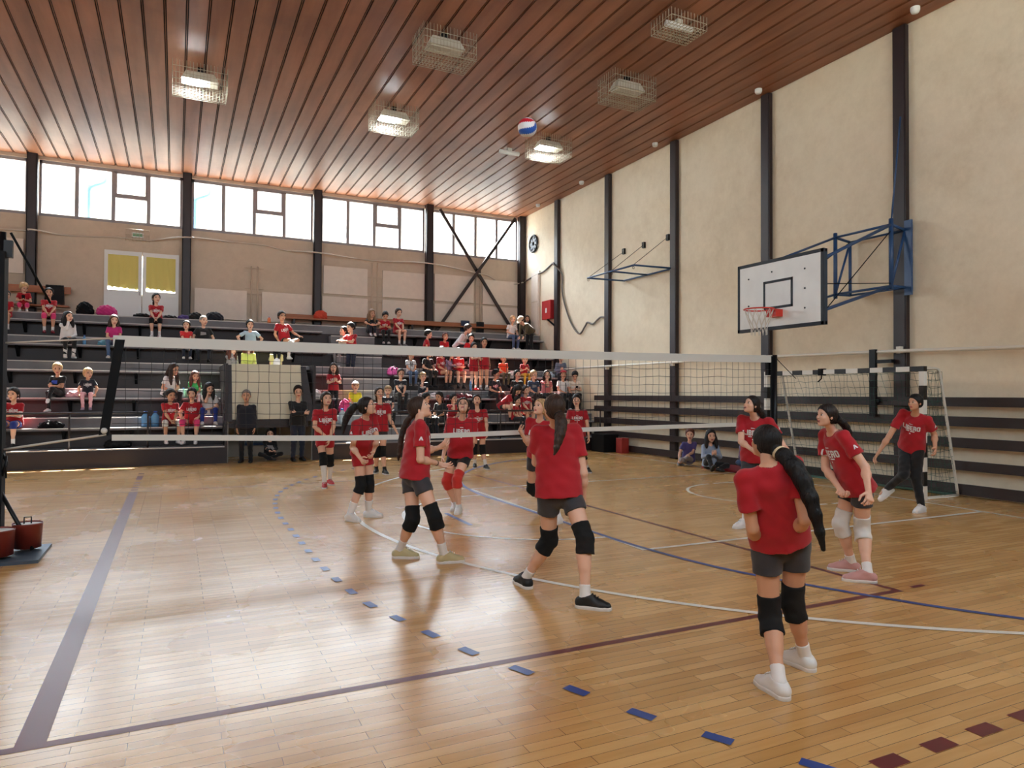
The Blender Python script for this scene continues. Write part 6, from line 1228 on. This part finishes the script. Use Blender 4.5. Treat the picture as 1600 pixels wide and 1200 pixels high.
# ---------------------------------------------------------------- bags, clothes, bottles on the stands
def lump(name, c, r, m, label, cat, seed=0, sq=0.0, group=None, parts=None):
    rs = np.random.RandomState(seed); ph = rs.rand(6) * 6; c = V(*c); I3 = np.eye(3)
    def fn(P):
        d = ell(P, c + V(0, 0, r[2] * 0.75), I3, r)
        d = smin(d, ell(P, c + V(r[0] * .45, 0, r[2] * .45), I3, (r[0] * .6, r[1] * .8, r[2] * .55)), 0.04); d = smin(d, ell(P, c + V(-r[0] * .5, -r[1] * .1, r[2] * .4), I3, (r[0] * .55, r[1] * .8, r[2] * .5)), 0.04)
        d = d + 0.012 * np.sin(P[:, 0] * 40 + ph[0]) * np.sin(P[:, 1] * 33 + P[:, 2] * 28 + ph[1]) + 0.006 * np.sin(P[:, 2] * 75 + P[:, 0] * 50 + ph[2])
        return np.maximum(d, c[2] + 0.002 - P[:, 2])
    a, b = surface(fn, c - np.array(r) * 1.7, c + np.array(r) * V(1.7, 1.7, 2.4), 0.016)
    o = link_mesh(name, np_mesh(name, a - c, b, [m]), None, tuple(c)); tag(o, label, cat, group)
    if parts == 'strap':
        w = MB(tuple(c)); w.tube(smooth([c + V(-r[0] * .5, -r[1] * .8, r[2] * .9), c + V(-r[0] * .2, -r[1] * 1.1, r[2] * 1.6), c + V(r[0] * .2, -r[1] * 1.1, r[2] * 1.6), c + V(r[0] * .5, -r[1] * .8, r[2] * .9)], 4), 0.012, 6); w.build('strap', M_black, o, (0, 0, 0))
    return o
w5 = WK[5]
lump('backpack', (-7.62, 17.95, w5), (0.20, 0.15, 0.20), M_black, 'black rounded backpack on the top platform near the wooden bench', 'bag', 1, parts='strap')
lump('jacket', (-7.12, 17.95, w5), (0.24, 0.18, 0.17), FAB['magenta'], 'crumpled magenta jacket heaped on the top platform edge', 'jacket', 2)
lump('bag', (-6.27, 17.98, w5), (0.20, 0.14, 0.07), M_black, 'flat black bag left of the girl below the glazed door', 'bag', 3)
lump('jacket', (-5.60, 17.98, w5), (0.20, 0.14, 0.06), FAB['black'], 'flat black jacket right of the girl below the glazed door', 'jacket', 4)
lump('bag', (-5.22, 17.98, w5), (0.16, 0.12, 0.08), mat('bag_purple', (78, 56, 120), 0.7), 'purple bag on the top platform beside the second column', 'bag', 5)
lump('jacket', (-4.92, 17.98, w5), (0.18, 0.14, 0.13), FAB['black'], 'black jacket lying on the top platform just right of purple bag', 'jacket', 6)
lump('jacket', (-4.42, 17.95, w5), (0.24, 0.16, 0.15), FAB['navy'], 'dark crumpled jacket below the white wall panel', 'jacket', 7)
lump('bag', (-1.30, YW - 0.5, w5 + 0.28), (0.20, 0.13, 0.16), mat('bag_orange', (206, 70, 46), 0.7), 'orange red bag on the long wooden bench by a column', 'bag', 8)
lump('bag', (-7.83, 14.16, PL_[0]), (0.24, 0.12, 0.09), M_black, 'black sports bag on the front bench left of the net edge', 'bag', 9, parts='strap')
lump('backpack', (0.28, 15.88, PL_[2]), (0.17, 0.12, 0.15), mat('bag_pink', (220, 92, 170), 0.6), 'bright pink backpack on bench beside girl in LOVE t-shirt', 'bag', 10, parts='strap')
lump('bag', (-2.05, 15.05, PL_[1]), (0.13, 0.10, 0.13), FAB['white'], 'white bag on bench left of girl standing at the stairs', 'bag', 11)
lump('bag', (-1.80, 15.05, PL_[1]), (0.12, 0.10, 0.08), M_black, 'small black and white bag between white bag and standing girl', 'bag', 12)
lump('bag', (-1.34, 14.85, WK[1]), (0.15, 0.12, 0.24), FAB['pink'], 'pink bag beside small child in yellow on the stairs', 'bag', 13)
lump('jacket', (4.72, 15.85, PL_[2]), (0.16, 0.12, 0.10), FAB['whitegrey'], 'white jacket beside child in yellow trousers', 'jacket', 14) if False else None
lump('bag', (4.17, 15.88, PL_[2]), (0.13, 0.10, 0.12), FAB['whitegrey'], 'black and white bag between orange polo man and child in yellow trousers', 'bag', 15)
lump('jacket', (5.42, 15.85, PL_[2]), (0.20, 0.13, 0.11), FAB['lightblue'], 'pale blue grey jacket bundle left of the boy by the wall', 'jacket', 16)
lump('bag', (1.24, 15.0, PL_[1]), (0.16, 0.12, 0.09), FAB['whitegrey'], 'white bag on bench right of blond boy in white trousers', 'bag', 17)
lump('jacket', (2.0, 14.95, PL_[1]), (0.42, 0.15, 0.08), FAB['maroon'], 'dark pink jacket spread on bench above girl with hand to face', 'jacket', 18)
lump('bag', (-7.05, 16.78, PL_[3]), (0.15, 0.10, 0.09), mat('bag_teal', (90, 150, 170), 0.6), 'teal bag beside woman in magenta top', 'bag', 19)
lump('bag', (-6.55, 13.95, WK[0]), (0.26, 0.15, 0.12), M_black, 'black bag on the walkway behind the front fascia', 'bag', 20)
lump('jacket', (-7.52, 15.02, PL_[1]), (0.15, 0.12, 0.09), FAB['palepink'], 'pale pink jacket between woman with crossed legs and small blond girl', 'jacket', 21)
lump('bag', (5.2, 16.74, PL_[3]), (0.14, 0.10, 0.13), FAB['beige'], 'beige bag on the bench behind child in yellow trousers', 'bag', 22)
# jackets hung over the wall benches
def hung(x, zt, m, label, wd=0.36, drop=0.5):
    y = YW - 0.325; w = MB((x, y, zt)); n = 10; rows = []
    for j in range(8):
        z = zt + 0.02 - drop * j / 7 if j else zt + 0.03
        rows.append([(x + wd * (i / n - .5) * (1 + 0.12 * j / 7), y - 0.02 - 0.035 * abs(math.sin(i * 1.4 + j * .3)) - 0.02, z - 0.03 * abs(math.sin(i * .9)) * (j / 7)) for i in range(n + 1)])
    back = [[(p[0], y - 0.005, p[2]) for p in r] for r in rows]; vs = [p for r in rows for p in r] + [p for r in back for p in r]; N = 8 * (n + 1); fs = []
    for j in range(7):
        for i in range(n):
            a = j * (n + 1) + i; fs += [(a, a + n + 1, a + n + 2, a + 1), (N + a, N + a + 1, N + a + n + 2, N + a + n + 1)]
        for i in (0, n): a = j * (n + 1) + i; fs.append((a, a + n + 1, N + a + n + 1, N + a))
    fs += [(i, i + 1, N + i + 1, N + i) for i in range(n)] + [(7 * (n + 1) + i, 7 * (n + 1) + i + 1, N + 7 * (n + 1) + i + 1, N + 7 * (n + 1) + i) for i in range(n)]
    w.add(vs, fs, 0, True); tag(w.build('jacket', m), label, 'jacket')
hung(-8.42, 4.52, FAB['black'], 'black jacket hanging over the wooden bench behind girl with pink kneepads', 0.42, 0.5)
hung(3.68, 4.16, FAB['navypattern'], 'blue and navy jacket hanging on the long wooden bench', 0.30, 0.42); hung(4.25, 4.14, FAB['black'], 'black jacket hanging on the long wooden bench right of blue one', 0.26, 0.45)
# bottles and water jugs
M_pet = mat('clear_plastic', (196, 212, 220), 0.2); M_blw = mat('water_blue', (96, 150, 196), 0.25); M_capb = mat('bottle_cap_blue', (40, 90, 180), 0.4)
def bottle(x, y, z, hgt, r, m, label, group='bottles on the stands'):
    o = empty('bottle', (x, y, z), label, 'bottle', group); w = MB((x, y, z)); w.lathe([(0, 0), (r, 0), (r, hgt * .3), (r * .9, hgt * .36), (r, hgt * .42), (r, hgt * .66), (r * .4, hgt * .88), (r * .4, hgt * .93), (0, hgt * .93)], (x, y, z), 14); w.build('flask', m, o, (0, 0, 0))
    w = MB((x, y, z)); w.lathe([(r * .45, hgt * .90), (r * .45, hgt), (0, hgt)], (x, y, z), 12); w.build('cap', M_capb, o, (0, 0, 0))
bottle(-5.82, 14.16, PL_[0], 0.36, 0.085, M_blw, 'blue water jug on the front bench next to the girl with white kneepads'); bottle(-6.02, 14.2, PL_[0], 0.36, 0.085, M_blw, 'blue water jug on the front bench, left one of the two')
bottle(-1.22, 15.25, WK[2] - 0.33, 0.33, 0.05, M_pet, 'clear plastic bottle standing on the aisle stairs'); bottle(-1.55, 14.15, PL_[0], 0.40, 0.09, M_pet, 'large clear jug on the front bench below pink bag')
bottle(-7.5, 16.72, PL_[3], 0.25, 0.04, M_blw, 'blue bottle beside woman in white jacket'); bottle(2.42, 15.15, WK[2], 0.28, 0.04, M_blw, 'light blue bottle standing by the feet of girl with dark socks')
bottle(-2.95, 17.72, WK[5], 0.18, 0.05, mat('cup_orange', (220, 130, 84), 0.5), 'orange bottle on the top platform left of leaning girl in red'); bottle(-5.23, 15.1, PL_[1], 0.25, 0.04, M_pet, 'clear bottle on bench left of girl in green shirt')
w = MB((-3.86, 16.4, PL_[3])); w.lathe([(0, 0), (0.032, 0), (0.042, 0.12), (0.036, 0.12), (0.03, 0.01)], (-3.86, 16.4, PL_[3]), 14); tag(w.build('cup', M_blw), 'light blue cup beside girl in light blue top', 'cup')
# red mat and loose box by the long wall
w = MB((5.5, 7.6, 0)); w.box(5.1, 5.92, 6.4, 8.25, 0.0, 0.05); tag(w.build('mat', mat('mat_red', (134, 30, 40), 0.6), bevel=0.015), 'flat red mat on the floor by the wall boards', 'mat')
w = MB((5.78, 12.25, 0)); w.box(5.66, 5.9, 12.1, 12.38, 0.0, 0.42); tag(w.build('corner_block', mat('crate_red', (150, 42, 36), 0.6), bevel=0.01), 'red box standing by the wall boards near the stands corner', 'box')
w = MB((5.55, 12.8, 0)); w.box(5.4, 5.9, 12.6, 13.25, 0.0, 0.5); tag(w.build('corner_block', M_black, bevel=0.01), 'black block standing for the dark end of the stands, beside red box', 'box')  # block added for the stands' black end part, not a separate case
